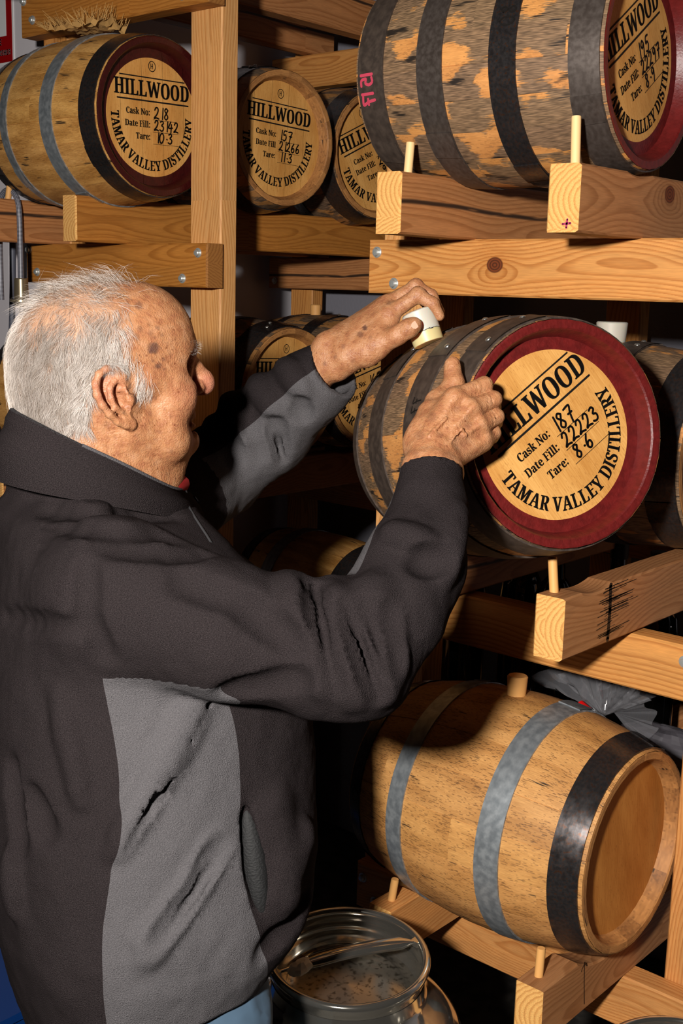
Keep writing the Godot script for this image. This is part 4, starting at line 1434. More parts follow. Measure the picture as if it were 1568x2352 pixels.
func make_hoses() -> void:
	var o := thing("braided_hose", "braided steel hose looped over the left rack's beam, ending in a shiny fitting", "hose", Vector3.ZERO)
	var b := MB.new()
	var pts := PackedVector3Array()
	var way := [Vector3(-2.345, 1.60, -1.530), Vector3(-2.344, 1.72, -1.529), Vector3(-2.338, 1.805, -1.528), Vector3(-2.315, 1.832, -1.527), Vector3(-2.285, 1.828, -1.527), Vector3(-2.266, 1.80, -1.527), Vector3(-2.262, 1.72, -1.526), Vector3(-2.262, 1.635, -1.526)]
	var rad := PackedFloat32Array()
	for i in way.size() - 1:
		for k in 5:
			pts.append(way[i].cubic_interpolate(way[i + 1], way[maxi(i - 1, 0)], way[mini(i + 2, 7)], k / 5.0))
			rad.append(0.0062)
	b.tube(pts, rad, 12)
	part("hose", commit(b), M.braid, o)
	var f := MB.new()
	f.lathe(PackedVector2Array([Vector2(0.0, 0.0), Vector2(0.0, 0.0135), Vector2(-0.002, 0.0145), Vector2(-0.040, 0.0158), Vector2(-0.043, 0.015), Vector2(-0.045, 0.0165), Vector2(-0.0455, 0.0245), Vector2(-0.050, 0.0248), Vector2(-0.052, 0.018), Vector2(-0.060, 0.013), Vector2(-0.060, 0.0)]), 32, false)
	part("fitting", commit(f), M.brass, o, Transform3D(UPRIGHT, Vector3(-2.262, 1.648, -1.526)))
	var t := MB.new()
	t.tube(PackedVector3Array([Vector3(-2.262, 1.60, -1.526), Vector3(-2.262, 1.55, -1.527), Vector3(-2.266, 1.44, -1.53), Vector3(-2.275, 1.30, -1.54)]), PackedFloat32Array([0.0056, 0.0056, 0.0056, 0.0056]), 10)
	part("lower_hose", commit(t), M.braid, o)
	var p := thing("braided_hose", "darker braided hose hanging straight at the far left, behind the looped one", "hose", Vector3.ZERO)
	var c := MB.new()
	pts = PackedVector3Array()
	rad = PackedFloat32Array()
	for i in 12:
		var u := i / 11.0
		pts.append(Vector3(lerpf(-2.437, -2.505, u), lerpf(1.80, 1.22, u), -1.625 - 0.012 * sin(u * 3.0)))
		rad.append(0.0072)
	c.tube(pts, rad, 12)
	part("hose", commit(c), M.braid_dark, p)


func make_rag() -> void:
	var o := thing("hessian_rag", "frayed scrap of brown hessian lying on top of the cask at upper left", "cloth", Vector3(-2.095, 2.142, -1.585))
	var r := RandomNumberGenerator.new()
	r.seed = 21
	var nn := noise(19, 1.0, 2)
	var b := MB.new()
	var p := func(i: int, j: int) -> Vector3:
		var x := -0.062 + 0.135 * i / 14.0
		var z := -0.05 + 0.10 * j / 10.0
		var e := maxf(absf(x) / 0.07, absf(z) / 0.05)
		return Vector3(x + 0.01 * nn.get_noise_2d(j * 0.5, 7.0), 0.003 + 0.016 * smoothstep(0.45, 1.0, e) * (0.6 + nn.get_noise_2d(i * 0.6, j * 0.6)) + 0.006 * absf(nn.get_noise_2d(i * 0.4 + 9.0, j * 0.5)) - z * z * 2.6, z)
	for i in 14:
		for j in 10:
			var q := [p.call(i, j), p.call(i + 1, j), p.call(i + 1, j + 1), p.call(i, j + 1)]
			var wn: Vector3 = (q[2] - q[0]).cross(q[1] - q[3]).normalized()
			b.flat(q[0], q[1], q[2], q[3], wn if wn.z + wn.y > 0.0 else -wn)
	part("weave", commit(b), M.hessian, o)
	var f := MB.new()
	for k in 190:
		var edge := r.randf()
		var root: Vector3
		var out: Vector3
		if edge < 0.42:
			root = p.call(0, r.randi_range(0, 10))
			out = Vector3(-1, 0.75, r.randf_range(-0.5, 0.5))
		elif edge < 0.84:
			root = p.call(r.randi_range(9, 14), r.randi_range(0, 10))
			out = Vector3(r.randf_range(-0.25, 0.45), 1.15, r.randf_range(-0.4, 0.4))
		else:
			root = p.call(r.randi_range(0, 14), 10)
			out = Vector3(r.randf_range(-0.3, 0.3), 0.5, 0.7)
		out = out.normalized()
		var long := r.randf_range(0.014, 0.036)
		var side := Vector3(r.randf_range(-1, 1), r.randf_range(-0.4, 0.6), r.randf_range(-1, 1)) * 0.012
		f.tube(PackedVector3Array([root, root + out * long * 0.5 + side * 0.3, root + out * long + side]), PackedFloat32Array([0.0008, 0.0007, 0.0004]), 4, false)
	var fr := part("fringe", commit(f), M.hessian, o)
	fr.set_meta("kind", "stuff")


func make_sign() -> void:
	var o := thing("wall_sign", "red and white fire extinguisher sign on the wall in the top left corner", "sign", Vector3(-2.712, 2.238, -1.7775))
	var b := MB.new()
	b.box(Vector3(-0.105, -0.113, -0.006), Vector3(0.105, 0.16, 0.0))
	o.scale = Vector3(0.665, 0.665, 1.0)
	part("backing", commit(b), M.sign_white, o)
	b = MB.new()
	b.box(Vector3(-0.096, -0.104, 0.0), Vector3(0.096, 0.151, 0.0012))
	part("red_field", commit(b), M.sign_red, o)
	b = MB.new()
	b.box(Vector3(-0.062, -0.012, 0.001), Vector3(0.062, 0.145, 0.002))
	part("white_panel", commit(b), M.sign_white, o)
	for row in [["FIRE", -0.032, 0.021], ["EXTINGUISHER", -0.070, 0.0185]]:
		var st := SurfaceTool.new()
		st.begin(Mesh.PRIMITIVE_TRIANGLES)
		var w := width_of(row[0], sans_bold, row[2])
		var sq := minf(1.0, 0.176 / w)
		letters(st, row[0], sans_bold, row[2], Transform3D(Basis(), Vector3(-w * sq / 2.0, row[1], 0.0018)), sq)
		part("lettering", faced(st.commit()), M.sign_white, o)


# ---- the man ------------------------------------------------------------------------

class Field:                      # a distance field on a grid, meshed as surface nets
	var o: Vector3
	var c: float
	var nx: int
	var ny: int
	var nz: int
	var f := PackedFloat32Array()
	var near := PackedByteArray()
	var bx: int
	var by: int
	var bz: int

	func _init(lo: Vector3, hi: Vector3, cell: float) -> void:
		o = lo
		c = cell
		bx = int(ceil((hi.x - lo.x) / cell / 4.0))
		by = int(ceil((hi.y - lo.y) / cell / 4.0))
		bz = int(ceil((hi.z - lo.z) / cell / 4.0))
		nx = bx * 4
		ny = by * 4
		nz = bz * 4
		f.resize(nx * ny * nz)
		f.fill(1.0)
		near.resize(bx * by * bz)

	# kinds: 0 tapered capsule (a, b, ra, rb); 1 ellipsoid (centre a, axes m rows / radii r)
	func blend(kind: int, a: Vector3, b: Vector3, ra: float, rb: float, k: float, mode := 0, inv := Basis(), minr := 1.0) -> void:
		var reach := maxf(ra, rb) + k + c * 2.0
		var lo := Vector3(minf(a.x, b.x), minf(a.y, b.y), minf(a.z, b.z)) - Vector3(reach, reach, reach) - o
		var hi := Vector3(maxf(a.x, b.x), maxf(a.y, b.y), maxf(a.z, b.z)) + Vector3(reach, reach, reach) - o
		var s := c * 4.0
		var x0 := maxi(0, int(lo.x / s))
		var y0 := maxi(0, int(lo.y / s))
		var z0 := maxi(0, int(lo.z / s))
		var x1 := mini(bx - 1, int(hi.x / s))
		var y1 := mini(by - 1, int(hi.y / s))
		var z1 := mini(bz - 1, int(hi.z / s))
		var ba := b - a
		var l2 := maxf(ba.length_squared(), 1e-9)
		var dr := rb - ra
		var hb := s * 0.87
		var ik := 0.0 if k <= 0.0 else 0.25 / k
		for zb in range(z0, z1 + 1):
			for yb in range(y0, y1 + 1):
				for xb in range(x0, x1 + 1):
					var p := o + Vector3((xb + 0.5) * s - c * 0.5, (yb + 0.5) * s - c * 0.5, (zb + 0.5) * s - c * 0.5)
					var d: float
					if kind == 0:
						var t := clampf((p - a).dot(ba) / l2, 0.0, 1.0)
						d = p.distance_to(a + ba * t) - ra - dr * t
					else:
						d = ((inv * (p - a)).length() - 1.0) * minr
					if d > hb + k + c * 2.0:
						continue
					if mode == 0:
						near[(zb * by + yb) * bx + xb] = 1
					elif near[(zb * by + yb) * bx + xb] == 0:
						continue
					for z in range(zb * 4, zb * 4 + 4):
						for y in range(yb * 4, yb * 4 + 4):
							var i := (z * ny + y) * nx + xb * 4
							for x in 4:
								var q := o + Vector3((xb * 4 + x) * c, y * c, z * c)
								if kind == 0:
									var t := clampf((q - a).dot(ba) / l2, 0.0, 1.0)
									d = q.distance_to(a + ba * t) - ra - dr * t
								else:
									d = ((inv * (q - a)).length() - 1.0) * minr
								var g := f[i + x]
								if mode == 0:
									var h := maxf(k - absf(g - d), 0.0)
									f[i + x] = minf(g, d) - h * h * ik
								else:
									var h := maxf(k - absf(g + d), 0.0)
									f[i + x] = maxf(g, -d) + h * h * ik

	func cap(a: Vector3, ra: float, b: Vector3, rb: float, k: float) -> void:
		blend(0, a, b, ra, rb, k)

	func carve(a: Vector3, ra: float, b: Vector3, rb: float, k: float) -> void:
		blend(0, a, b, ra, rb, k, 1)

	func ball(a: Vector3, r: float, k: float, mode := 0) -> void:
		blend(0, a, a, r, r, k, mode)

	func egg(a: Vector3, axes: Basis, r: Vector3, k: float, mode := 0) -> void:
		var inv := Basis.from_scale(Vector3(1.0 / r.x, 1.0 / r.y, 1.0 / r.z)) * axes.transposed()
		var big := maxf(r.x, maxf(r.y, r.z))
		blend(1, a, a, big, big, k, mode, inv, minf(r.x, minf(r.y, r.z)))

	# cut away what lies beyond a plane, within a distance of a point
	func cut(p: Vector3, n: Vector3, reach: float) -> void:
		for zb in bz:
			for yb in by:
				for xb in bx:
					if near[(zb * by + yb) * bx + xb] == 0:
						continue
					var s := c * 4.0
					if (o + Vector3((xb + 0.5) * s, (yb + 0.5) * s, (zb + 0.5) * s)).distance_to(p) > reach + s:
						continue
					for z in range(zb * 4, zb * 4 + 4):
						for y in range(yb * 4, yb * 4 + 4):
							for x in range(xb * 4, xb * 4 + 4):
								var q := o + Vector3(x * c, y * c, z * c) - p
								if q.length() < reach:
									var i := (z * ny + y) * nx + x
									f[i] = maxf(f[i], q.dot(n))

	# a body of rounded sections: rows of [height, centre, half front-to-back, half side-to-side]; axes fr (front) and si (side)
	func loft(rows: Array, fr: Vector3, si: Vector3, power: float, k: float) -> void:
		var s := c * 4.0
		for yb in by:
			var yc := o.y + (yb + 0.5) * s
			if yc < rows[0][0] - s or yc > rows[rows.size() - 1][0] + s:
				continue
			var cs := []
			for y in 4:
				var h := o.y + (yb * 4 + y) * c
				var i := 0
				while i < rows.size() - 2 and h > rows[i + 1][0]:
					i += 1
				var t := clampf((h - rows[i][0]) / (rows[i + 1][0] - rows[i][0]), 0.0, 1.0)
				var j0 := maxi(i - 1, 0)
				var j3 := mini(i + 2, rows.size() - 1)
				cs.append([cubic_interpolate(rows[i][1].x, rows[i + 1][1].x, rows[j0][1].x, rows[j3][1].x, t), cubic_interpolate(rows[i][1].z, rows[i + 1][1].z, rows[j0][1].z, rows[j3][1].z, t),
					cubic_interpolate(rows[i][2], rows[i + 1][2], rows[j0][2], rows[j3][2], t), cubic_interpolate(rows[i][3], rows[i + 1][3], rows[j0][3], rows[j3][3], t)])
			for zb in bz:
				for xb in bx:
					var mid := Vector3(o.x + (xb + 0.5) * s - cs[2][0], 0, o.z + (zb + 0.5) * s - cs[2][1])
					var dm: float = (pow(pow(absf(mid.dot(fr)) / cs[2][2], power) + pow(absf(mid.dot(si)) / cs[2][3], power), 1.0 / power) - 1.0) * minf(cs[2][2], cs[2][3])
					if dm > s * 1.3 + k + c * 2.0:
						continue
					var deep := dm < -(s * 1.6 + k)
					near[(zb * by + yb) * bx + xb] = 1
					for y in 4:
						var q = cs[y]
						var m := minf(q[2], q[3])
						for z in 4:
							var i := ((zb * 4 + z) * ny + yb * 4 + y) * nx + xb * 4
							for x in 4:
								var d := dm
								if not deep:
									var r := Vector3(o.x + (xb * 4 + x) * c - q[0], 0, o.z + (zb * 4 + z) * c - q[1])
									d = (pow(pow(absf(r.dot(fr)) / q[2], power) + pow(absf(r.dot(si)) / q[3], power), 1.0 / power) - 1.0) * m
								var g := f[i + x]
								var h := maxf(k - absf(g - d), 0.0)
								f[i + x] = minf(g, d) - h * h * 0.25 / k

	func ripple(sd: int, freq: Vector3, amount: float) -> void:
		var nn := FastNoiseLite.new()
		nn.seed = sd
		nn.frequency = 1.0
		nn.fractal_octaves = 2
		for zb in bz:
			for yb in by:
				for xb in bx:
					if near[(zb * by + yb) * bx + xb] == 0:
						continue
					for z in range(zb * 4, zb * 4 + 4):
						for y in range(yb * 4, yb * 4 + 4):
							for x in range(xb * 4, xb * 4 + 4):
								var i := (z * ny + y) * nx + x
								if absf(f[i]) < c * 2.5:
									var q := o + Vector3(x * c, y * c, z * c)
									f[i] += nn.get_noise_3d(q.x * freq.x, q.y * freq.y, q.z * freq.z) * amount

	# how far along a ray the surface lies
	func reach(eye: Vector3, dir: Vector3, from: float, to: float) -> float:
		var z := from
		while z < to:
			var q := (eye + dir * z - o) / c
			var x := int(q.x + 0.5)
			var y := int(q.y + 0.5)
			var w := int(q.z + 0.5)
			if x >= 0 and y >= 0 and w >= 0 and x < nx and y < ny and w < nz and f[(w * ny + y) * nx + x] < c * 0.8:
				break
			z += c * 0.5
		while z < to:
			var q := (eye + dir * z - o) / c
			if q.x < 1.0 or q.y < 1.0 or q.z < 1.0 or q.x > nx - 2 or q.y > ny - 2 or q.z > nz - 2:
				return -1.0
			var x := int(q.x)
			var y := int(q.y)
			var w := int(q.z)
			var i := (w * ny + y) * nx + x
			var u := q.x - x
			var v := q.y - y
			var t := q.z - w
			var sy := nx
			var sz := nx * ny
			var d0 := lerpf(lerpf(f[i], f[i + 1], u), lerpf(f[i + sy], f[i + sy + 1], u), v)
			var d1 := lerpf(lerpf(f[i + sz], f[i + sz + 1], u), lerpf(f[i + sz + sy], f[i + sz + sy + 1], u), v)
			if lerpf(d0, d1, t) < 0.0:
				return z
			z += c * 0.08
		return -1.0

	# vertices, normals, triangles
	func net() -> Array:
		var index := PackedInt32Array()
		index.resize(nx * ny * nz)
		index.fill(-1)
		var v := PackedVector3Array()
		var n := PackedVector3Array()
		var cells := PackedInt32Array()
		var sy := nx
		var sz := nx * ny
		for zb in bz:
			for yb in by:
				for xb in bx:
					if near[(zb * by + yb) * bx + xb] == 0:
						continue
					for z in range(zb * 4, mini(zb * 4 + 4, nz - 1)):
						for y in range(yb * 4, mini(yb * 4 + 4, ny - 1)):
							var row := (z * ny + y) * nx
							for x in range(xb * 4, mini(xb * 4 + 4, nx - 1)):
								var i := row + x
								var a := f[i]
								var b := f[i + 1]
								var d := f[i + sy]
								var e := f[i + sy + 1]
								var g := f[i + sz]
								var h := f[i + sz + 1]
								var j := f[i + sz + sy]
								var l := f[i + sz + sy + 1]
								if a < 0.0:
									if b < 0.0 and d < 0.0 and e < 0.0 and g < 0.0 and h < 0.0 and j < 0.0 and l < 0.0:
										continue
								elif b >= 0.0 and d >= 0.0 and e >= 0.0 and g >= 0.0 and h >= 0.0 and j >= 0.0 and l >= 0.0:
									continue
								var sum := Vector3.ZERO
								var m := 0
								if (a < 0.0) != (b < 0.0): sum += Vector3(a / (a - b), 0, 0); m += 1
								if (d < 0.0) != (e < 0.0): sum += Vector3(d / (d - e), 1, 0); m += 1
								if (g < 0.0) != (h < 0.0): sum += Vector3(g / (g - h), 0, 1); m += 1
								if (j < 0.0) != (l < 0.0): sum += Vector3(j / (j - l), 1, 1); m += 1
								if (a < 0.0) != (d < 0.0): sum += Vector3(0, a / (a - d), 0); m += 1
								if (b < 0.0) != (e < 0.0): sum += Vector3(1, b / (b - e), 0); m += 1
								if (g < 0.0) != (j < 0.0): sum += Vector3(0, g / (g - j), 1); m += 1
								if (h < 0.0) != (l < 0.0): sum += Vector3(1, h / (h - l), 1); m += 1
								if (a < 0.0) != (g < 0.0): sum += Vector3(0, 0, a / (a - g)); m += 1
								if (b < 0.0) != (h < 0.0): sum += Vector3(1, 0, b / (b - h)); m += 1
								if (d < 0.0) != (j < 0.0): sum += Vector3(0, 1, d / (d - j)); m += 1
								if (e < 0.0) != (l < 0.0): sum += Vector3(1, 1, e / (e - l)); m += 1
								index[i] = v.size()
								v.append(o + (Vector3(x, y, z) + sum / m) * c)
								n.append(Vector3(b + e + h + l - a - d - g - j, d + e + j + l - a - b - g - h, g + h + j + l - a - b - d - e).normalized())
								cells.append(i)
		var t := PackedInt32Array()
		for q in cells:
			var a := f[q] < 0.0
			for w in 3:
				var step: int = [1, sy, sz][w]
				var s1: int = [sy, sz, 1][w]
				var s2: int = [sz, 1, sy][w]
				var b := f[q + step] < 0.0
				if a == b:
					continue
				var i0 := index[q]
				var i1 := index[q - s1] if q >= s1 else -1
				var i2 := index[q - s1 - s2] if q >= s1 + s2 else -1
				var i3 := index[q - s2] if q >= s2 else -1
				if i1 < 0 or i2 < 0 or i3 < 0:
					continue
				if a:
					t.append_array(PackedInt32Array([i0, i2, i1, i0, i3, i2]))
				else:
					t.append_array(PackedInt32Array([i0, i1, i2, i0, i2, i3]))
		return [v, n, t]


func indexed(list: Array, paint) -> ArrayMesh:     # several nets as one surface
	var v := PackedVector3Array()
	var n := PackedVector3Array()
	var t := PackedInt32Array()
	var c := PackedColorArray()
	for q in list:
		var base := v.size()
		v.append_array(q[0])
		n.append_array(q[1])
		for i in q[2]:
			t.append(base + i)
	for i in v.size():
		c.append(paint.call(v[i], n[i]) if paint != null else Color.WHITE)
	var a := []
	a.resize(Mesh.ARRAY_MAX)
	a[Mesh.ARRAY_VERTEX] = v
	a[Mesh.ARRAY_NORMAL] = n
	a[Mesh.ARRAY_COLOR] = c
	a[Mesh.ARRAY_INDEX] = t
	var m := ArrayMesh.new()
	m.add_surface_from_arrays(Mesh.PRIMITIVE_TRIANGLES, a)
	return m


# the triangles of a net where side() is above zero and where it is not, cut along the line between
func parted(net: Array, side: Callable) -> Array:
	var g := PackedFloat32Array()
	for i in net[0].size():
		g.append(side.call(net[0][i], net[1][i]))
	var out := [MB.new(), MB.new()]
	var v: PackedVector3Array = net[0]
	var n: PackedVector3Array = net[1]
	var t: PackedInt32Array = net[2]
	for i in range(0, t.size(), 3):
		var ids := [t[i], t[i + 1], t[i + 2]]
		var pos := [[], []]
		for k in 3:
			var a: int = ids[k]
			var b: int = ids[(k + 1) % 3]
			var sa := 1 if g[a] > 0.0 else 0
			var sb := 1 if g[b] > 0.0 else 0
			pos[sa].append([v[a], n[a]])
			if sa != sb:
				var w := g[a] / (g[a] - g[b])
				var m := [v[a].lerp(v[b], w), n[a].lerp(n[b], w).normalized()]
				pos[0].append(m)
				pos[1].append(m)
		for s in 2:
			var p: Array = pos[s]
			for k in range(1, p.size() - 1):
				out[s].tri(p[0][0], p[k][0], p[k + 1][0], p[0][1], p[k][1], p[k + 1][1])
	return out


var view_dir: Vector3              # level direction from the eye to the man
var view_right: Vector3
var face_fwd: Vector3
var face_side: Vector3             # towards the man's right, the side we see
var head_o: Vector3
const HEAD_Z := 1.42
const HEAD_TURN := 0.34


# a point of the head: profile position in picture units, and millimetres to the near side
func hp(sx: float, sy: float, lat := 0.0) -> Vector3:
	var s := HEAD_Z / FOCAL
	var l := lat / 1000.0
	var x := ((sx - 240.0) * s - absf(l) * sin(HEAD_TURN)) / cos(HEAD_TURN)     # the same on both sides of the face
	var y := -(sy - 850.0) * s + absf(l) * 0.066
	return head_o + face_fwd * x + Vector3.UP * y + face_side * l


# the same, but seen at that picture position on the far side too
func hq(sx: float, sy: float, lat := 0.0) -> Vector3:
	var p := hp(sx, sy, 0.0)
	var l := lat / 1000.0
	return p - face_fwd * l * tan(HEAD_TURN) + Vector3.UP * l * 0.066 + face_side * l


func head_field() -> Array:
	var mm := 0.001
	var f := Field.new(head_o + Vector3(-0.17, -0.185, -0.17), head_o + Vector3(0.17, 0.13, 0.17), 0.0024)
	var ax := Basis(face_fwd, Vector3.UP, face_side)
	f.egg(hp(232, 800), ax, Vector3(0.0965, 0.078, 0.0745), 0.02)
	f.egg(hp(205, 850), ax, Vector3(0.083, 0.072, 0.073), 0.03)
	f.egg(hp(330, 772), ax, Vector3(0.053, 0.058, 0.058), 0.03)
	f.egg(hp(372, 800), ax, Vector3(0.029, 0.042, 0.044), 0.02)
	f.egg(hp(335, 900), ax, Vector3(0.049, 0.078, 0.057), 0.025)
	# neck and nape
	f.cap(hp(165, 930), 0.060, hp(190, 1140), 0.066, 0.03)
	f.cap(hp(235, 960), 0.058, hp(275, 1140), 0.060, 0.03)
	f.cap(hp(290, 1010), 0.040, hp(345, 1115), 0.034, 0.03)
	# jaw, chin, jowl
	for s in [-1.0, 1.0]:
		f.cap(hp(300, 978, 52 * s), 0.019, hp(390, 1016, 36 * s), 0.0195, 0.022)
		f.cap(hp(390, 1014, 34 * s), 0.018, hp(420, 1020, 10 * s), 0.0155, 0.02)
		f.ball(hp(398, 911, 40 * s), 0.0262, 0.018)
		f.ball(hp(398, 930, 36 * s), 0.0195, 0.012)
		f.cap(hp(392, 940, 36 * s), 0.014, hp(386, 1010, 36 * s), 0.013, 0.010)
		f.cap(hp(335, 868, 62 * s), 0.010, hp(380, 874, 53 * s), 0.012, 0.02)      # cheek bone
		f.cap(hp(398, 806, 40 * s), 0.010, hp(424, 800, 16 * s), 0.011, 0.014)      # brow
		f.cap(hp(382, 935, 50 * s), 0.012, hp(380, 1010, 45 * s), 0.016, 0.02)
	f.ball(hp(370, 1058), 0.022, 0.025)
	f.cap(hp(338, 1055), 0.032, hp(366, 1066), 0.022, 0.025)
	f.ball(hp(431, 1023), 0.0138, 0.010)
	f.cap(hp(418, 985), 0.012, hp(424, 1020), 0.013, 0.012)
	# lips
	f.cap(hp(432, 952, -16), 0.009, hp(432, 952, 16), 0.009, 0.008)
	f.cap(hp(441, 964, -15), 0.0052, hp(441, 964, 15), 0.0052, 0.004)
	f.cap(hp(441, 984, -15), 0.0058, hp(441, 984, 15), 0.0058, 0.004)
	f.carve(hp(453, 974, -26), 0.0026, hp(453, 974, 26), 0.0026, 0.003)
	f.carve(hp(450, 1001, -20), 0.004, hp(450, 1001, 20), 0.004, 0.008)
	# nose
	f.cap(hp(424, 818), 0.0115, hp(446, 848), 0.0105, 0.010)
	f.cap(hp(446, 848), 0.0105, hp(466, 872), 0.0125, 0.008)
	f.ball(hp(472, 884), 0.0128, 0.008)
	f.cap(hp(452, 892), 0.011, hp(470, 890), 0.0105, 0.008)
	for s in [-1.0, 1.0]:
		f.ball(hp(456, 893, 12 * s), 0.0088, 0.005)
		f.ball(hp(462, 905, 7 * s), 0.0036, 0.003, 1)
	# eyes: socket, ball, lids
	for s in [-1.0, 1.0]:
		f.ball(hp(436, 843, 36 * s), 0.0165, 0.009, 1)
		f.ball(hp(402, 843, 33 * s), 0.0118, 0.003)
		f.cap(hp(396, 834, 44 * s), 0.0038, hp(416, 831, 30 * s), 0.0040, 0.004)
		f.cap(hp(395, 850, 45 * s), 0.0036, hp(415, 855, 31 * s), 0.0038, 0.004)
		f.cap(hp(394, 861, 46 * s), 0.0042, hp(414, 868, 32 * s), 0.005, 0.005)
		# folds: nose to mouth, corner of the eye, in front of the ear
		f.carve(hp(452, 905, 24 * s), 0.0015, hp(434, 958, 33 * s), 0.0018, 0.004)
		for k in 3:
			f.carve(hp(404, 842 + 9 * k, 55 * s), 0.0012, hp(372, 830 + 20 * k, 63 * s), 0.0008, 0.003)
		f.carve(hp(446, 972, 24 * s), 0.0022, hp(424, 966, 36 * s), 0.0016, 0.004)
		f.carve(hp(420, 985, 44 * s), 0.0008, hp(405, 1045, 46 * s), 0.0008, 0.004)
		f.carve(hp(330, 905, 75 * s), 0.0010, hp(322, 960, 70 * s), 0.0008, 0.003)
	for k in 3:                    # creases of the forehead
		f.carve(hp(388, 726 + 19 * k, 46), 0.0010, hp(412, 730 + 19 * k, 0), 0.0010, 0.004)
	# ears
	for s in [-1.0, 1.0]:
		var e := func(px: float, py: float, lat: float) -> Vector3: return hp(px if s > 0.0 else px, py, lat * s)
		f.cap(e.call(276, 905, 66.0), 0.013, e.call(292, 930, 66.0), 0.011, 0.010)
		f.egg(e.call(262, 900, 77.0), ax * Basis(Vector3(0, 0, 1), 0.42) * Basis(Vector3.UP, -0.45 * s), Vector3(0.016, 0.029, 0.0045), 0.006)
		var rim := [Vector3(284, 885, 76), Vector3(283, 862, 79), Vector3(268, 848, 82), Vector3(248, 846, 85), Vector3(232, 857, 87), Vector3(224, 878, 88), Vector3(228, 902, 88), Vector3(238, 924, 87), Vector3(252, 944, 85), Vector3(270, 961, 82), Vector3(287, 972, 79)]
		for i in rim.size() - 1:
			f.cap(e.call(rim[i].x, rim[i].y, rim[i].z), 0.0042, e.call(rim[i + 1].x, rim[i + 1].y, rim[i + 1].z), 0.0042, 0.0035)
		f.cap(e.call(284, 958, 78.0), 0.0062, e.call(299, 969, 75.0), 0.0068, 0.005)
		f.carve(e.call(262, 862, 86.0), 0.0042, e.call(246, 868, 88.0), 0.0042, 0.003)
		f.carve(e.call(246, 868, 88.0), 0.0036, e.call(244, 900, 89.0), 0.0030, 0.003)
		f.carve(e.call(268, 893, 85.0), 0.0085, e.call(276, 920, 82.0), 0.0075, 0.004)
		var anti := [Vector3(264, 872, 82), Vector3(254, 888, 85), Vector3(256, 910, 85), Vector3(265, 930, 84), Vector3(278, 941, 81)]
		for i in 4:
			f.cap(e.call(anti[i].x, anti[i].y, anti[i].z), 0.0036, e.call(anti[i + 1].x, anti[i + 1].y, anti[i + 1].z), 0.0036, 0.003)
		f.ball(e.call(297, 914, 77.0), 0.0058, 0.005)
		f.cap(e.call(290, 880, 76.0), 0.0036, e.call(272, 893, 79.0), 0.0026, 0.003)
		f.carve(e.call(293, 946, 84.0), 0.0022, e.call(290, 925, 84.0), 0.003, 0.003)
	f.ripple(5, Vector3(170, 170, 170), 0.00045)
	f.cut(hp(240, 1128), (Vector3.DOWN * 0.9 + face_fwd * 0.0).normalized(), 0.14)
	return f.net()


func finger(f: Field, pts: Array, radii: Array, k := 0.003) -> void:
	for i in pts.size() - 1:
		f.cap(pts[i], radii[i], pts[i + 1], radii[i + 1], k)


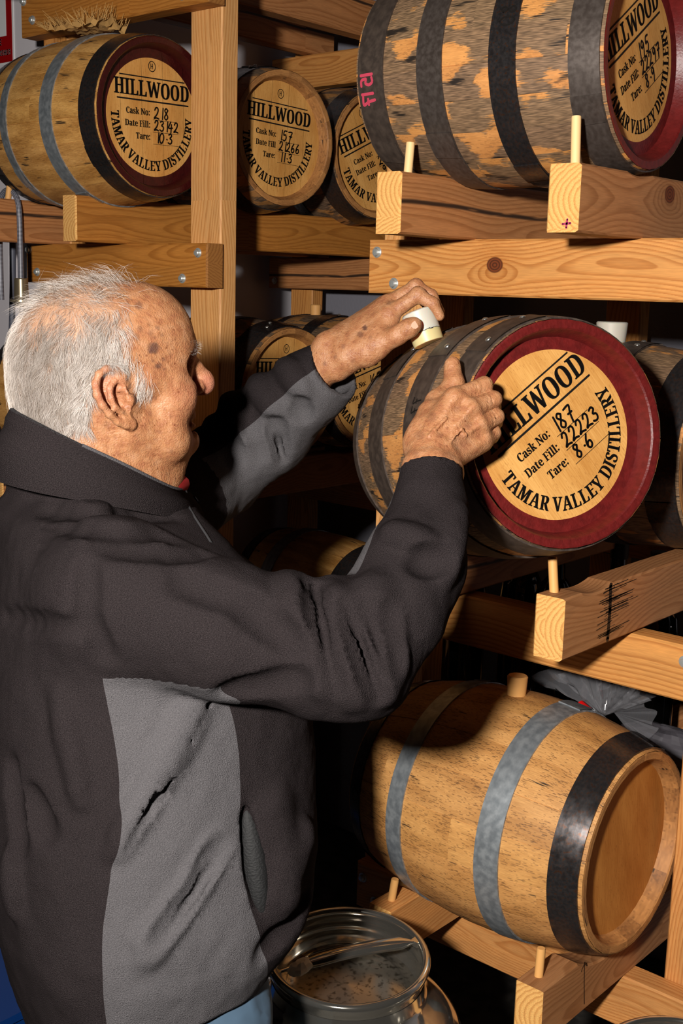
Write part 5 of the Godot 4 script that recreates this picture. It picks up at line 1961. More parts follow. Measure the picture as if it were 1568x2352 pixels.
func near_hand_field() -> Array:
	var f := Field.new(at(1050, 970, 1.46) + Vector3(-0.12, -0.125, -0.12), at(1050, 970, 1.46) + Vector3(0.12, 0.11, 0.12), 0.0022)
	var m := 0.001
	# wrist and forearm
	f.cap(at(1003, 1165, 1.385), 0.031, at(990, 1085, 1.415), 0.030, 0.012)
	f.cap(at(965, 1075, 1.418), 0.021, at(1022, 1085, 1.418), 0.022, 0.014)
	# palm: a bone to each knuckle
	var carp := [at(972, 1030, 1.432), at(990, 1038, 1.428), at(1010, 1045, 1.428), at(1028, 1050, 1.432)]
	var mcp := [at(1044, 914, 1.452), at(1079, 941, 1.447), at(1098, 979, 1.450), at(1108, 1013, 1.458)]
	for i in 4:
		f.cap(carp[i], 0.0165, mcp[i], [0.0135, 0.0138, 0.0128, 0.0118][i], 0.012)
		f.cap(carp[i].lerp(mcp[i], 0.1) + fwd * 0.016, 0.016, mcp[i] + fwd * 0.012, 0.012, 0.012)
	f.cap(at(965, 1035, 1.45), 0.02, at(990, 950, 1.475), 0.017, 0.014)
	f.cap(at(955, 1010, 1.452), 0.012, at(968, 985, 1.455), 0.012, 0.014)
	for i in 4:                    # knuckles and the cords that run to them
		f.ball(mcp[i] - fwd * 0.0052, [0.0098, 0.0102, 0.0092, 0.0080][i], 0.006)
		f.cap(carp[i].lerp(mcp[i], 0.22) - fwd * 0.0132, 0.0022, mcp[i] - fwd * 0.0112, 0.0034, 0.006)
	for i in 3:
		f.carve(carp[i].lerp(carp[i + 1], 0.5).lerp(mcp[i].lerp(mcp[i + 1], 0.5), 0.45) - fwd * 0.0225, 0.0045, mcp[i].lerp(mcp[i + 1], 0.5) - fwd * 0.0170, 0.0040, 0.012)
	# veins
	f.cap(at(985, 1000, 1.4155), 0.0016, at(1025, 960, 1.4255), 0.0016, 0.004)
	f.cap(at(1020, 1030, 1.4135), 0.0015, at(1060, 985, 1.4235), 0.0015, 0.004)
	f.cap(at(1060, 985, 1.4235), 0.0015, at(1072, 1000, 1.427), 0.0014, 0.004)
	# fingers folded round the edge of the head
	var pip := [at(1112, 884, 1.470), at(1133, 917, 1.466), at(1139, 957, 1.468), at(1133, 994, 1.475)]
	var dip := [at(1112, 905, 1.500), at(1133, 935, 1.499), at(1137, 971, 1.500), at(1130, 1004, 1.502)]
	var tip := [at(1080, 925, 1.507), at(1098, 950, 1.507), at(1104, 982, 1.507), at(1100, 1010, 1.507)]
	for i in 4:
		var r: float = [0.0098, 0.0098, 0.0094, 0.0086][i]
		finger(f, [mcp[i], pip[i], dip[i], tip[i]], [r + 0.0022, r + 0.0004, r - 0.0008, r - 0.002], 0.0034)
	# thumb, stretched upwards along the staves
	finger(f, [at(968, 1010, 1.455), at(1006, 925, 1.492), at(1043, 880, 1.503), at(1037, 838, 1.511)], [0.018, 0.0138, 0.0118, 0.0085], 0.008)
	f.cap(at(1006, 925, 1.492), 0.0125, at(1048, 925, 1.468), 0.010, 0.012)
	f.egg(at(1039, 850, 1.508), Basis(right, up, -fwd) * Basis(Vector3(0, 0, 1), -0.15), Vector3(0.0098, 0.0165, 0.0085), 0.006)
	# skin folds over the wrist and the finger joints
	for k in 5:
		f.carve(at(945 + 12 * k, 1062 + 3 * k, 1.383), 0.0006, at(985 + 16 * k, 1075 + 4 * k, 1.3835), 0.0005, 0.003)
	for i in 4:
		for k in 2:
			var p: Vector3 = pip[i].lerp(mcp[i], 0.12 + 0.16 * k) - fwd * (0.0112 - 0.0005 * i)
			f.carve(p - up * 0.005, 0.0004, p + up * 0.005, 0.0004, 0.0025)
	f.ripple(9, Vector3(240, 240, 240), 0.0005)
	return f.net()


func far_hand_field() -> Array:
	var f := Field.new(at(885, 750, 1.70) + Vector3(-0.13, -0.105, -0.12), at(885, 750, 1.70) + Vector3(0.13, 0.105, 0.12), 0.0022)
	# wrist
	f.cap(at(690, 895, 1.735), 0.032, at(752, 822, 1.712), 0.0285, 0.012)
	f.cap(at(760, 792, 1.71), 0.020, at(775, 845, 1.70), 0.019, 0.016)
	f.ball(at(752, 790, 1.705), 0.012, 0.014)
	var carp := [at(800, 800, 1.692), at(795, 785, 1.702), at(792, 775, 1.715), at(792, 772, 1.728)]
	var mcp := [at(893, 722, 1.684), at(888, 700, 1.700), at(882, 700, 1.722), at(872, 712, 1.742)]
	for i in 4:
		f.cap(carp[i], 0.0185, mcp[i], [0.0145, 0.0142, 0.0132, 0.012][i], 0.014)
		f.cap(carp[i] - up * 0.016, 0.015, mcp[i] - up * 0.012, 0.012, 0.014)
	f.cap(carp[0].lerp(mcp[0], 0.25) + up * 0.011 - fwd * 0.010, 0.0022, mcp[0] + up * 0.0075 - fwd * 0.007, 0.0026, 0.006)
	f.cap(carp[1].lerp(mcp[1], 0.2) + up * 0.013 - fwd * 0.008, 0.0022, mcp[1] + up * 0.010 - fwd * 0.004, 0.0026, 0.006)
	# ball of the thumb
	f.cap(at(800, 818, 1.688), 0.020, at(860, 795, 1.674), 0.0185, 0.014)
	f.cap(at(845, 808, 1.678), 0.016, at(870, 770, 1.676), 0.016, 0.014)
	f.ball(at(842, 818, 1.680), 0.0125, 0.012)
	finger(f, [at(866, 795, 1.672), at(912, 770, 1.657), at(940, 753, 1.650), at(952, 745, 1.650)], [0.0165, 0.0128, 0.0122, 0.0098], 0.008)
	# fingers over the top of the bung
	var pip := [at(959, 678, 1.678), at(955, 659, 1.700), at(952, 660, 1.724), at(946, 672, 1.744)]
	var dip := [at(993, 697, 1.676), at(990, 679, 1.700), at(987, 685, 1.722), at(980, 697, 1.740)]
	var tip := [at(1009, 726, 1.680), at(1010, 716, 1.702), at(1006, 720, 1.722), at(998, 728, 1.736)]
	for i in 4:
		var r: float = [0.0102, 0.0100, 0.0095, 0.0086][i]
		finger(f, [mcp[i], pip[i], dip[i], tip[i]], [r + 0.0018, r, r - 0.0012, r - 0.0032], 0.004)
		f.ball(pip[i] + up * 0.002, r + 0.0003, 0.004)
	# creases
	f.carve(at(835, 770, 1.655), 0.0011, at(905, 745, 1.652), 0.0009, 0.004)
	for k in 4:
		f.carve(at(846 + 9 * k, 800 + 2 * k, 1.655), 0.0005, at(838 + 9 * k, 836, 1.66), 0.0005, 0.003)
	for k in 3:
		f.carve(at(908 + 7 * k, 754 - 4 * k, 1.6435), 0.0004, at(914 + 7 * k, 780 - 4 * k, 1.6435), 0.0004, 0.0025)
	for i in 2:
		for k in 3:
			var p: Vector3 = dip[i].lerp(pip[i], 0.1 + 0.14 * k) - fwd * 0.0098
			f.carve(p - up * 0.006, 0.0004, p + up * 0.004, 0.0004, 0.0025)
	f.ripple(10, Vector3(240, 240, 240), 0.0005)
	return f.net()


const FOLDS := [
	# picture from, picture to, radii, -, 1 ridge / -1 valley / -2 deep crease, depth of its axis, whether it starts at full depth
	[688, 1322, 738, 1570, 0.017, 0.013, 0, 1, 0, 1], [762, 1362, 822, 1592, 0.019, 0.015, 0, 1, 0, 1], [826, 1376, 882, 1585, 0.014, 0.011, 0, 1, 0, 1], [862, 1350, 905, 1530, 0.013, 0.009, 0, 1, 0, 1], [650, 1308, 690, 1420, 0.012, 0.008, 0, 1, 0, 1],
	[722, 1338, 768, 1585, 0.009, 0.007, 0, -1, -0.001, 1], [798, 1385, 874, 1610, 0.009, 0.007, 0, -1, -0.001, 1], [846, 1385, 892, 1548, 0.008, 0.006, 0, -1, -0.003, 1], [902, 1395, 928, 1538, 0.008, 0.006, 0, -1, -0.003, 1],
	[724, 1350, 764, 1560, 0.0040, 0.0032, 0, -2, 0.004, 1], [803, 1400, 870, 1600, 0.0044, 0.0034, 0, -2, 0.005, 0], [850, 1420, 884, 1530, 0.0032, 0.0030, 0, -2, 0.002, 0],
	[1045, 1180, 1012, 1330, 0.012, 0.008, 0, 1, 0, 1], [900, 1225, 985, 1255, 0.009, 0.006, 0, 1, 0, 1], [960, 1292, 1040, 1277, 0.010, 0.008, 0, -1, -0.005, 1], [520, 1600, 700, 1560, 0.011, 0.009, 0, -1, -0.006, 1], [560, 1380, 690, 1500, 0.012, 0.010, 0, -1, -0.008, 1], [420, 1330, 600, 1390, 0.012, 0.010, 0, -1, -0.008, 1],
	# far sleeve
	[470, 960, 540, 1010, 0.014, 0.008, 0, 1, 0, 1], [528, 925, 590, 1010, 0.016, 0.010, 0, 1, 0, 1], [592, 880, 640, 950, 0.014, 0.008, 0, 1, 0, 1], [655, 840, 700, 900, 0.011, 0.006, 0, 1, 0, 1],
	[632, 975, 650, 1065, 0.010, 0.008, 0, -1, -0.003, 1], [636, 995, 649, 1060, 0.0045, 0.0045, 0, -2, 0.005, 0], [690, 930, 696, 965, 0.007, 0.006, 0, -1, -0.002, 1], [565, 960, 600, 1050, 0.010, 0.008, 0, -1, -0.003, 1], [500, 960, 540, 1060, 0.011, 0.009, 0, -1, -0.003, 1],
	# shoulder and back
	[110, 1165, 400, 1178, 0.010, 0.009, 0, -1, -0.006, 1], [150, 1205, 440, 1216, 0.010, 0.009, 0, -1, -0.006, 1], [220, 1245, 470, 1260, 0.010, 0.009, 0, -1, -0.0065, 1], [196, 1290, 192, 1420, 0.007, 0.007, 0, -1, -0.0045, 1], [192, 1420, 236, 1515, 0.007, 0.007, 0, -1, -0.0045, 1],
	[10, 1418, 185, 1452, 0.006, 0.006, 0, -1, -0.0042, 1], [62, 1830, 98, 1925, 0.010, 0.008, 0, -1, -0.005, 1], [35, 1960, 44, 2090, 0.010, 0.006, 0, 1, 0, 1], [18, 1760, 34, 1960, 0.010, 0.009, 0, -1, -0.005, 1], [140, 1600, 190, 1840, 0.008, 0.005, 0, 1, 0, 1],
	# flank
	[440, 1625, 345, 1810, 0.014, 0.012, 0, 1, 0, 1], [345, 1810, 265, 1950, 0.012, 0.007, 0, 1, 0, 1], [500, 1930, 430, 2050, 0.012, 0.012, 0, 1, 0, 1], [430, 2050, 335, 2160, 0.012, 0.007, 0, 1, 0, 1], [410, 2080, 330, 2200, 0.010, 0.008, 0, 1, 0, 1],
	[470, 1614, 296, 1958, 0.0066, 0.0046, 0, -2, 0.015, 1], [520, 1940, 455, 2060, 0.010, 0.010, 0, -1, -0.002, 1], [455, 2060, 355, 2185, 0.010, 0.009, 0, -1, -0.003, 1], [505, 1965, 372, 2165, 0.0040, 0.0034, 0, -2, 0.003, 0],
	# front below the pocket
	[640, 1880, 622, 2040, 0.009, 0.008, 0, -1, -0.004, 1], [705, 2080, 610, 2200, 0.009, 0.008, 0, -1, -0.004, 1], [690, 1900, 660, 2010, 0.010, 0.008, 0, 1, 0, 1],
]


func ray_to(px: float, py: float) -> Vector3:
	return fwd + right * ((px - 784.0) / FOCAL) - up * ((py - 1176.0) / FOCAL)


var coat_field: Field
var pocket_at: Vector3


func jacket_field() -> Array:
	var tc := at(340, 1700, 1.45)
	var f := Field.new(Vector3(-1.52, 0.70, -1.40), Vector3(-0.62, 1.62, -0.56), 0.0045)
	var rows := []
	# screen height, back edge, front edge, half side-to-side
	for r in [[2420.0, 92.0, 560.0, 0.172], [2250.0, 42.0, 534.0, 0.176], [2150.0, 20.0, 606.0, 0.184], [2060.0, 6.0, 682.0, 0.190], [1900.0, -8.0, 700.0, 0.192], [1700.0, -14.0, 694.0, 0.192], [1500.0, -12.0, 672.0, 0.193], [1330.0, -10.0, 600.0, 0.188], [1232.0, -6.0, 500.0, 0.160], [1165.0, 2.0, 440.0, 0.112], [1120.0, 30.0, 392.0, 0.072]]:
		var z := 1.45
		var c := at((r[1] + r[2]) / 2.0, r[0], z)
		var half: float = (r[2] - r[1]) / 2.0 * z / FOCAL
		var a := sqrt(maxf(half * half - pow(r[3] * sin(TORSO_TURN) * 0.9, 2.0), 0.004)) / cos(TORSO_TURN)
		rows.append([c.y, c, a, r[3]])
	f.loft(rows, torso_fwd, torso_side, 2.5, 0.02)
	var w := func(px: float, z: float) -> float: return px * z / FOCAL
	# near shoulder and sleeve
	var k := 0.035
	f.cap(at(205, 1282, 1.345), 0.064, at(265, 1355, 1.295), 0.077, 0.06)
	f.cap(at(270, 1365, 1.292), 0.080, at(520, 1448, 1.272), 0.073, 0.022)
	f.cap(at(520, 1448, 1.272), 0.073, at(770, 1515, 1.265), 0.060, 0.012)
	f.cap(at(770, 1515, 1.265), 0.058, at(836, 1540, 1.268), 0.044, 0.03)
	f.cap(at(838, 1535, 1.268), 0.045, at(904, 1400, 1.300), 0.053, 0.03)
	f.cap(at(904, 1400, 1.300), 0.053, at(955, 1290, 1.330), 0.053, 0.03)
	f.cap(at(955, 1290, 1.330), 0.053, at(984, 1190, 1.365), 0.043, 0.02)
	f.cap(at(984, 1190, 1.365), 0.043, at(994, 1050, 1.400), 0.0345, 0.02)
	# far sleeve
	f.cap(at(330, 1190, 1.66), 0.080, at(500, 1085, 1.82), 0.066, 0.04)
	f.cap(at(500, 1085, 1.82), 0.062, at(610, 985, 1.79), 0.064, 0.03)
	f.cap(at(610, 985, 1.79), 0.064, at(705, 895, 1.74), 0.0525, 0.03)
	f.cap(at(705, 895, 1.74), 0.0525, at(790, 830, 1.705), 0.044, 0.02)
	# gathers and creases of the cloth: [from, to (picture), radii, softness, ridge or crease]
	for stage in [1, -1, -2]:
		var pend := []
		for q in FOLDS:
			if q[7] != stage:
				continue
			var z := -1.0
			var prev := Vector3.ZERO
			var pr := 0.0
			for i in 9:
				var t := i / 8.0
				var d := ray_to(lerpf(q[0], q[2], t), lerpf(q[1], q[3], t))
				var found := f.reach(EYE, d, 1.0, 2.1)
				if found > 0.0 and (z < 0.0 or absf(found - z) < 0.045):
					z = found
				if z < 0.0:
					continue
				var r: float = lerpf(q[4], q[5], t)
				var fade := smoothstep(1.0, 0.45, t) * (1.0 if q[9] else smoothstep(0.0, 0.4, t))
				var deep: float = r * 0.62 if stage == 1 else lerpf(-r * 1.02, q[8], fade)
				var p: Vector3 = EYE + d * (z + deep)
				if pr > 0.0:
					pend.append([prev, pr, p, r])
					if stage == -2 and deep > 0.0:
						pend.append([prev - fwd * 0.0, pr, p + fwd * deep * 0.9, r * 0.9])
				prev = p
				pr = r
		for q in pend:
			if stage == 1:
				f.cap(q[0], q[1], q[2], q[3], 0.018)
			else:
				f.carve(q[0], q[1], q[2], q[3], 0.016 if stage == -1 else 0.004)
	# pocket mouth, gaping
	var pz := f.reach(EYE, ray_to(580, 1980), 1.0, 2.0)
	f.cap(at(615, 1850, pz + 0.035), 0.022, at(640, 2050, pz + 0.035), 0.024, 0.02)
	var lens := Basis(right, up, -fwd) * Basis(Vector3(0, 0, 1), 0.14)
	f.egg(at(581, 1976, pz + 0.002), lens, Vector3(0.0115, 0.058, 0.016), 0.004, 1)
	pocket_at = at(583, 1978, pz + 0.012)
	coat_field = f
	f.ripple(3, Vector3(13, 13, 13), 0.0028)
	f.ripple(4, Vector3(55, 55, 55), 0.0006)
	# hem, neck opening and hollow cuffs
	var h0 := at(606, 2240, 1.48)
	var hn := (at(470, 2336, 1.34) - h0).cross(at(60, 2450, 1.42) - h0).normalized()
	f.cut(h0, hn if hn.y < 0.0 else -hn, 0.7)
	f.carve(Vector3(tc.x, 0.80, tc.z), 0.16, Vector3(tc.x, 0.815, tc.z), 0.155, 0.004)
	f.cap(hp(185, 1120), 0.001, hp(186, 1121), 0.001, 0.001)
	var na := (at(1000, 1045, 1.405) - at(984, 1190, 1.365)).normalized()
	f.cut(at(991, 1084, 1.397), (na + right * -0.10 + up * 0.06).normalized(), 0.075)
	f.carve(at(990, 1120, 1.39), 0.0285, at(1000, 1020, 1.41), 0.031, 0.003)
	var fa := (at(790, 830, 1.705) - at(705, 895, 1.74)).normalized()
	f.cut(at(764, 846, 1.712), (fa + right * 0.12 - fwd * 0.25).normalized(), 0.085)
	f.carve(at(735, 872, 1.73), 0.036, at(800, 818, 1.70), 0.041, 0.003)
	return f.net()


const TORSO_TURN := 0.36
var torso_fwd: Vector3
var torso_side: Vector3


func make_person() -> void:
	var off := atan2(784.0 - 290.0, FOCAL)
	var fh := Vector3(fwd.x, 0, fwd.z).normalized()
	var rh := fh.cross(Vector3.UP).normalized()
	view_dir = (fh * cos(off) - rh * sin(off)).normalized()
	view_right = view_dir.cross(Vector3.UP).normalized()
	face_fwd = view_right * cos(HEAD_TURN) + view_dir * sin(HEAD_TURN)
	face_side = view_right * sin(HEAD_TURN) - view_dir * cos(HEAD_TURN)
	torso_fwd = view_right * cos(TORSO_TURN) + view_dir * sin(TORSO_TURN)
	torso_side = view_right * sin(TORSO_TURN) - view_dir * cos(TORSO_TURN)
	head_o = at(240, 850, HEAD_Z)

	var man := thing("person", "elderly man in a dark fleece jacket, easing a bung from a cask", "person", Vector3.ZERO)
	var head := head_field()
	var hand_a := near_hand_field()
	var hand_b := far_hand_field()
	part("body", indexed([head, hand_a, hand_b, core_field()], skin_paint()), M.skin, man)
	add_nails(man)
	add_hair(man, head)
	var coat := jacket_field()
	var cut := parted(coat, panel_side)
	part("fleece_jacket", commit(cut[0]), M.fleece, man)
	var panels: MeshInstance3D = part("grey_panel", commit(cut[1]), M.fleece_grey, man)
	panels.set_meta("label", "grey fleece side and under-sleeve panels")
	var pk := Field.new(pocket_at - Vector3(0.09, 0.09, 0.09), pocket_at + Vector3(0.09, 0.09, 0.09), 0.004)
	pk.egg(pocket_at, Basis(right, up, -fwd) * Basis(Vector3(0, 0, 1), 0.14), Vector3(0.014, 0.062, 0.012), 0.004)
	part("pocket_lining", indexed([pk.net()], null), M.mesh_black, man)
	add_collar(man)
	add_trousers(man)


func core_field() -> Array:        # trunk and arms under the clothes
	var f := Field.new(Vector3(-1.50, 0.70, -1.40), Vector3(-0.66, 1.52, -0.58), 0.014)
	f.egg(at(330, 1600, 1.45), Basis(torso_fwd, Vector3.UP, torso_side), Vector3(0.13, 0.17, 0.15), 0.05)
	f.egg(at(350, 1950, 1.45), Basis(torso_fwd, Vector3.UP, torso_side), Vector3(0.14, 0.20, 0.14), 0.05)
	f.cap(hp(200, 1080), 0.05, at(290, 1330, 1.45), 0.09, 0.05)
	f.cap(at(290, 1350, 1.32), 0.05, at(830, 1525, 1.268), 0.032, 0.03)
	f.cap(at(845, 1525, 1.270), 0.034, at(1000, 1140, 1.39), 0.024, 0.02)
	f.cap(at(330, 1190, 1.64), 0.05, at(500, 1085, 1.82), 0.04, 0.03)
	f.cap(at(500, 1085, 1.82), 0.04, at(715, 880, 1.735), 0.026, 0.02)
	return f.net()


func panel_side(p: Vector3, n: Vector3) -> float:
	# above zero where the jacket is grey: the near flank under the arm, and the undersides of the sleeves
	var q := p - at(340, 1700, 1.45)
	var lat := q.dot(torso_side)
	var fro := q.dot(torso_fwd)
	var best := -1.0
	# flank: between two seams that run down the near side
	if p.y < 1.245 and lat > 0.02:
		var h := clampf((1.245 - p.y) / 0.45, 0.0, 1.0)
		var back := -0.108 + 0.012 * sin(h * 7.0) - 0.012 * h
		var front := 0.012 + 0.052 * h + 0.010 * sin(h * 9.0)
		best = minf(minf(fro - back, front - fro), lat - 0.02)
		# not the sleeve above it
		var a := at(270, 1365, 1.292)
		var b := at(862, 1545, 1.268)
		var t := clampf((p - a).dot(b - a) / (b - a).length_squared(), 0.0, 1.0)
		best = minf(best, p.distance_to(a.lerp(b, t)) - lerpf(0.079, 0.070, t))
		a = b
		b = at(994, 1050, 1.400)
		t = clampf((p - a).dot(b - a) / (b - a).length_squared(), 0.0, 1.0)
		best = minf(best, p.distance_to(a.lerp(b, t)) - 0.075)
	# far sleeve: below the seam
	var c := at(500, 1085, 1.82)
	var d := at(790, 830, 1.705)
	var u := (p - c).dot(d - c) / (d - c).length_squared()
	if u > -0.5 and p.distance_to(c.lerp(d, clampf(u, 0.0, 1.0))) < 0.115 and (p - tc_far()).dot(view_right) > -0.02:
		var axis := (d - c).normalized()
		var upw := (Vector3.UP - axis * axis.y).normalized()
		best = maxf(best, 0.012 - (p - c.lerp(d, u)).dot(upw + view_dir * -0.1))
	# near forearm: the inner face
	var e := at(862, 1540, 1.268)
	var g := at(994, 1050, 1.400)
	var v := (p - e).dot(g - e) / (g - e).length_squared()
	if v > 0.3 and p.distance_to(e.lerp(g, clampf(v, 0.0, 1.0))) < 0.085:
		best = maxf(best, (p - e.lerp(g, v)).dot((-view_right + view_dir * 0.75).normalized()) - 0.027)
	return best


func tc_far() -> Vector3:
	return at(440, 1100, 1.8)


func skin_paint() -> Callable:
	var a := noise(81, 1.0, 3)
	var spots := []
	for q in [[353, 799, 8.5, 0.9], [346, 806, 5.0, 0.8], [319, 702, 6.5, 0.6], [322, 755, 5.0, 0.45], [312, 776, 6.0, 0.4], [362, 752, 4.0, 0.5], [365, 840, 5.0, 0.7], [361, 843, 4.0, 0.7], [375, 825, 3.0, 0.6], [345, 765, 4.0, 0.4], [372, 770, 3.0, 0.4], [385, 790, 2.6, 0.4], [351, 828, 2.6, 0.5], [377, 848, 2.6, 0.5], [343, 745, 3.0, 0.35], [357, 775, 2.4, 0.4], [356, 914, 3.4, 0.35], [331, 935, 3.0, 0.35], [345, 950, 3.6, 0.3], [392, 955, 3.0, 0.3], [394, 1038, 3.4, 0.35], [232, 945, 3.6, 0.4], [246, 975, 6.0, 0.3], [203, 955, 3.0, 0.5], [312, 1000, 3.0, 0.3], [358, 1010, 2.6, 0.3], [365, 992, 2.4, 0.3], [330, 885, 3.0, 0.4], [390, 815, 3.0, 0.3]]:
		spots.append([ray_to(q[0], q[1]).normalized(), q[2] * HEAD_Z / FOCAL, q[3]])
	for q in [[838, 753, 1.668, 4.0, 0.95], [827, 768, 1.67, 5.5, 0.55], [788, 795, 1.68, 4.0, 0.4], [810, 830, 1.67, 4.0, 0.35], [770, 820, 1.685, 3.5, 0.4], [893, 695, 1.68, 4.0, 0.4], [850, 775, 1.66, 3.5, 0.3], [745, 835, 1.69, 4.0, 0.4], [1060, 1020, 1.425, 16.0, 0.30], [1030, 1050, 1.415, 12.0, 0.28], [992, 958, 1.43, 8.0, 0.28], [965, 1000, 1.44, 8.0, 0.28], [1075, 975, 1.43, 7.0, 0.30], [1010, 1000, 1.42, 6.0, 0.25], [1048, 940, 1.44, 6.0, 0.25], [955, 1045, 1.42, 6.0, 0.3]]:
		spots.append([ray_to(q[0], q[1]).normalized(), q[3] * q[2] / FOCAL, q[4]])
	var nose := hp(476, 886)
	var ear := hp(245, 890, 88)
	var cheek := hp(425, 905, 50)
	var scalp := hp(150, 760, 40)
	return func(p: Vector3, n: Vector3) -> Color:
		var c := Color(0.40, 0.182, 0.080)
		var m := a.get_noise_3d(p.x * 55.0, p.y * 55.0, p.z * 55.0)
		var fine := a.get_noise_3d(p.x * 260.0 + 7.0, p.y * 260.0, p.z * 260.0)
		c = c.lerp(Color(0.32, 0.125, 0.058), clampf(0.28 + 1.1 * m + 0.3 * fine, 0.0, 0.9))
		c = c.lerp(Color(0.47, 0.25, 0.145), clampf(-0.8 * m + 0.3 * fine, 0.0, 0.7))
		c = c.lerp(Color(0.25, 0.095, 0.045), smoothstep(0.22, 0.5, fine + 0.4 * m) * 0.5)
		c = c.lerp(Color(0.47, 0.16, 0.12), 0.75 * exp(-pow(p.distance_to(nose) / 0.020, 2.0)))
		c = c.lerp(Color(0.46, 0.17, 0.115), 0.45 * exp(-pow(p.distance_to(ear) / 0.022, 2.0)))
		c = c.lerp(Color(0.46, 0.17, 0.10), 0.5 * exp(-pow(p.distance_to(cheek) / 0.026, 2.0)))
		c = c.lerp(Color(0.40, 0.235, 0.15), 0.8 * smoothstep(0.085, 0.05, p.distance_to(scalp)))
		for s in spots:
			var e := p - EYE
			var along: float = e.dot(s[0])
			var d: float = (e - s[0] * along).length()
			if d < s[1] * 4.0 and n.dot(s[0]) < 0.05:
				c = c.lerp(Color(0.11, 0.05, 0.035), s[2] * smoothstep(1.35, 0.75, (d * (1.0 + 0.5 * fine)) / (s[1] * 1.25)))
		return c


func add_nails(man: Node3D) -> void:
	var b := MB.new()
	var mid := at(946, 749, 1.6375)
	var ax := Basis(right, up, -fwd) * Basis(Vector3(0, 0, 1), 0.55)
	for i in 8:
		for j in 6:
			var p := func(u: int, w: int) -> Vector3:
				var s := -1.0 + u / 4.0
				var t := -1.0 + w / 3.0
				return mid + ax * Vector3(s * 0.0074, t * 0.0058 * sqrt(1.0 - 0.25 * s * s), 0.0015 - 0.0028 * t * t - 0.0012 * s * s)
			b.flat(p.call(i, j), p.call(i + 1, j), p.call(i + 1, j + 1), p.call(i, j + 1), ax * Vector3(0, 0, 1))
	part("thumbnail", commit(b), M.nail, man)


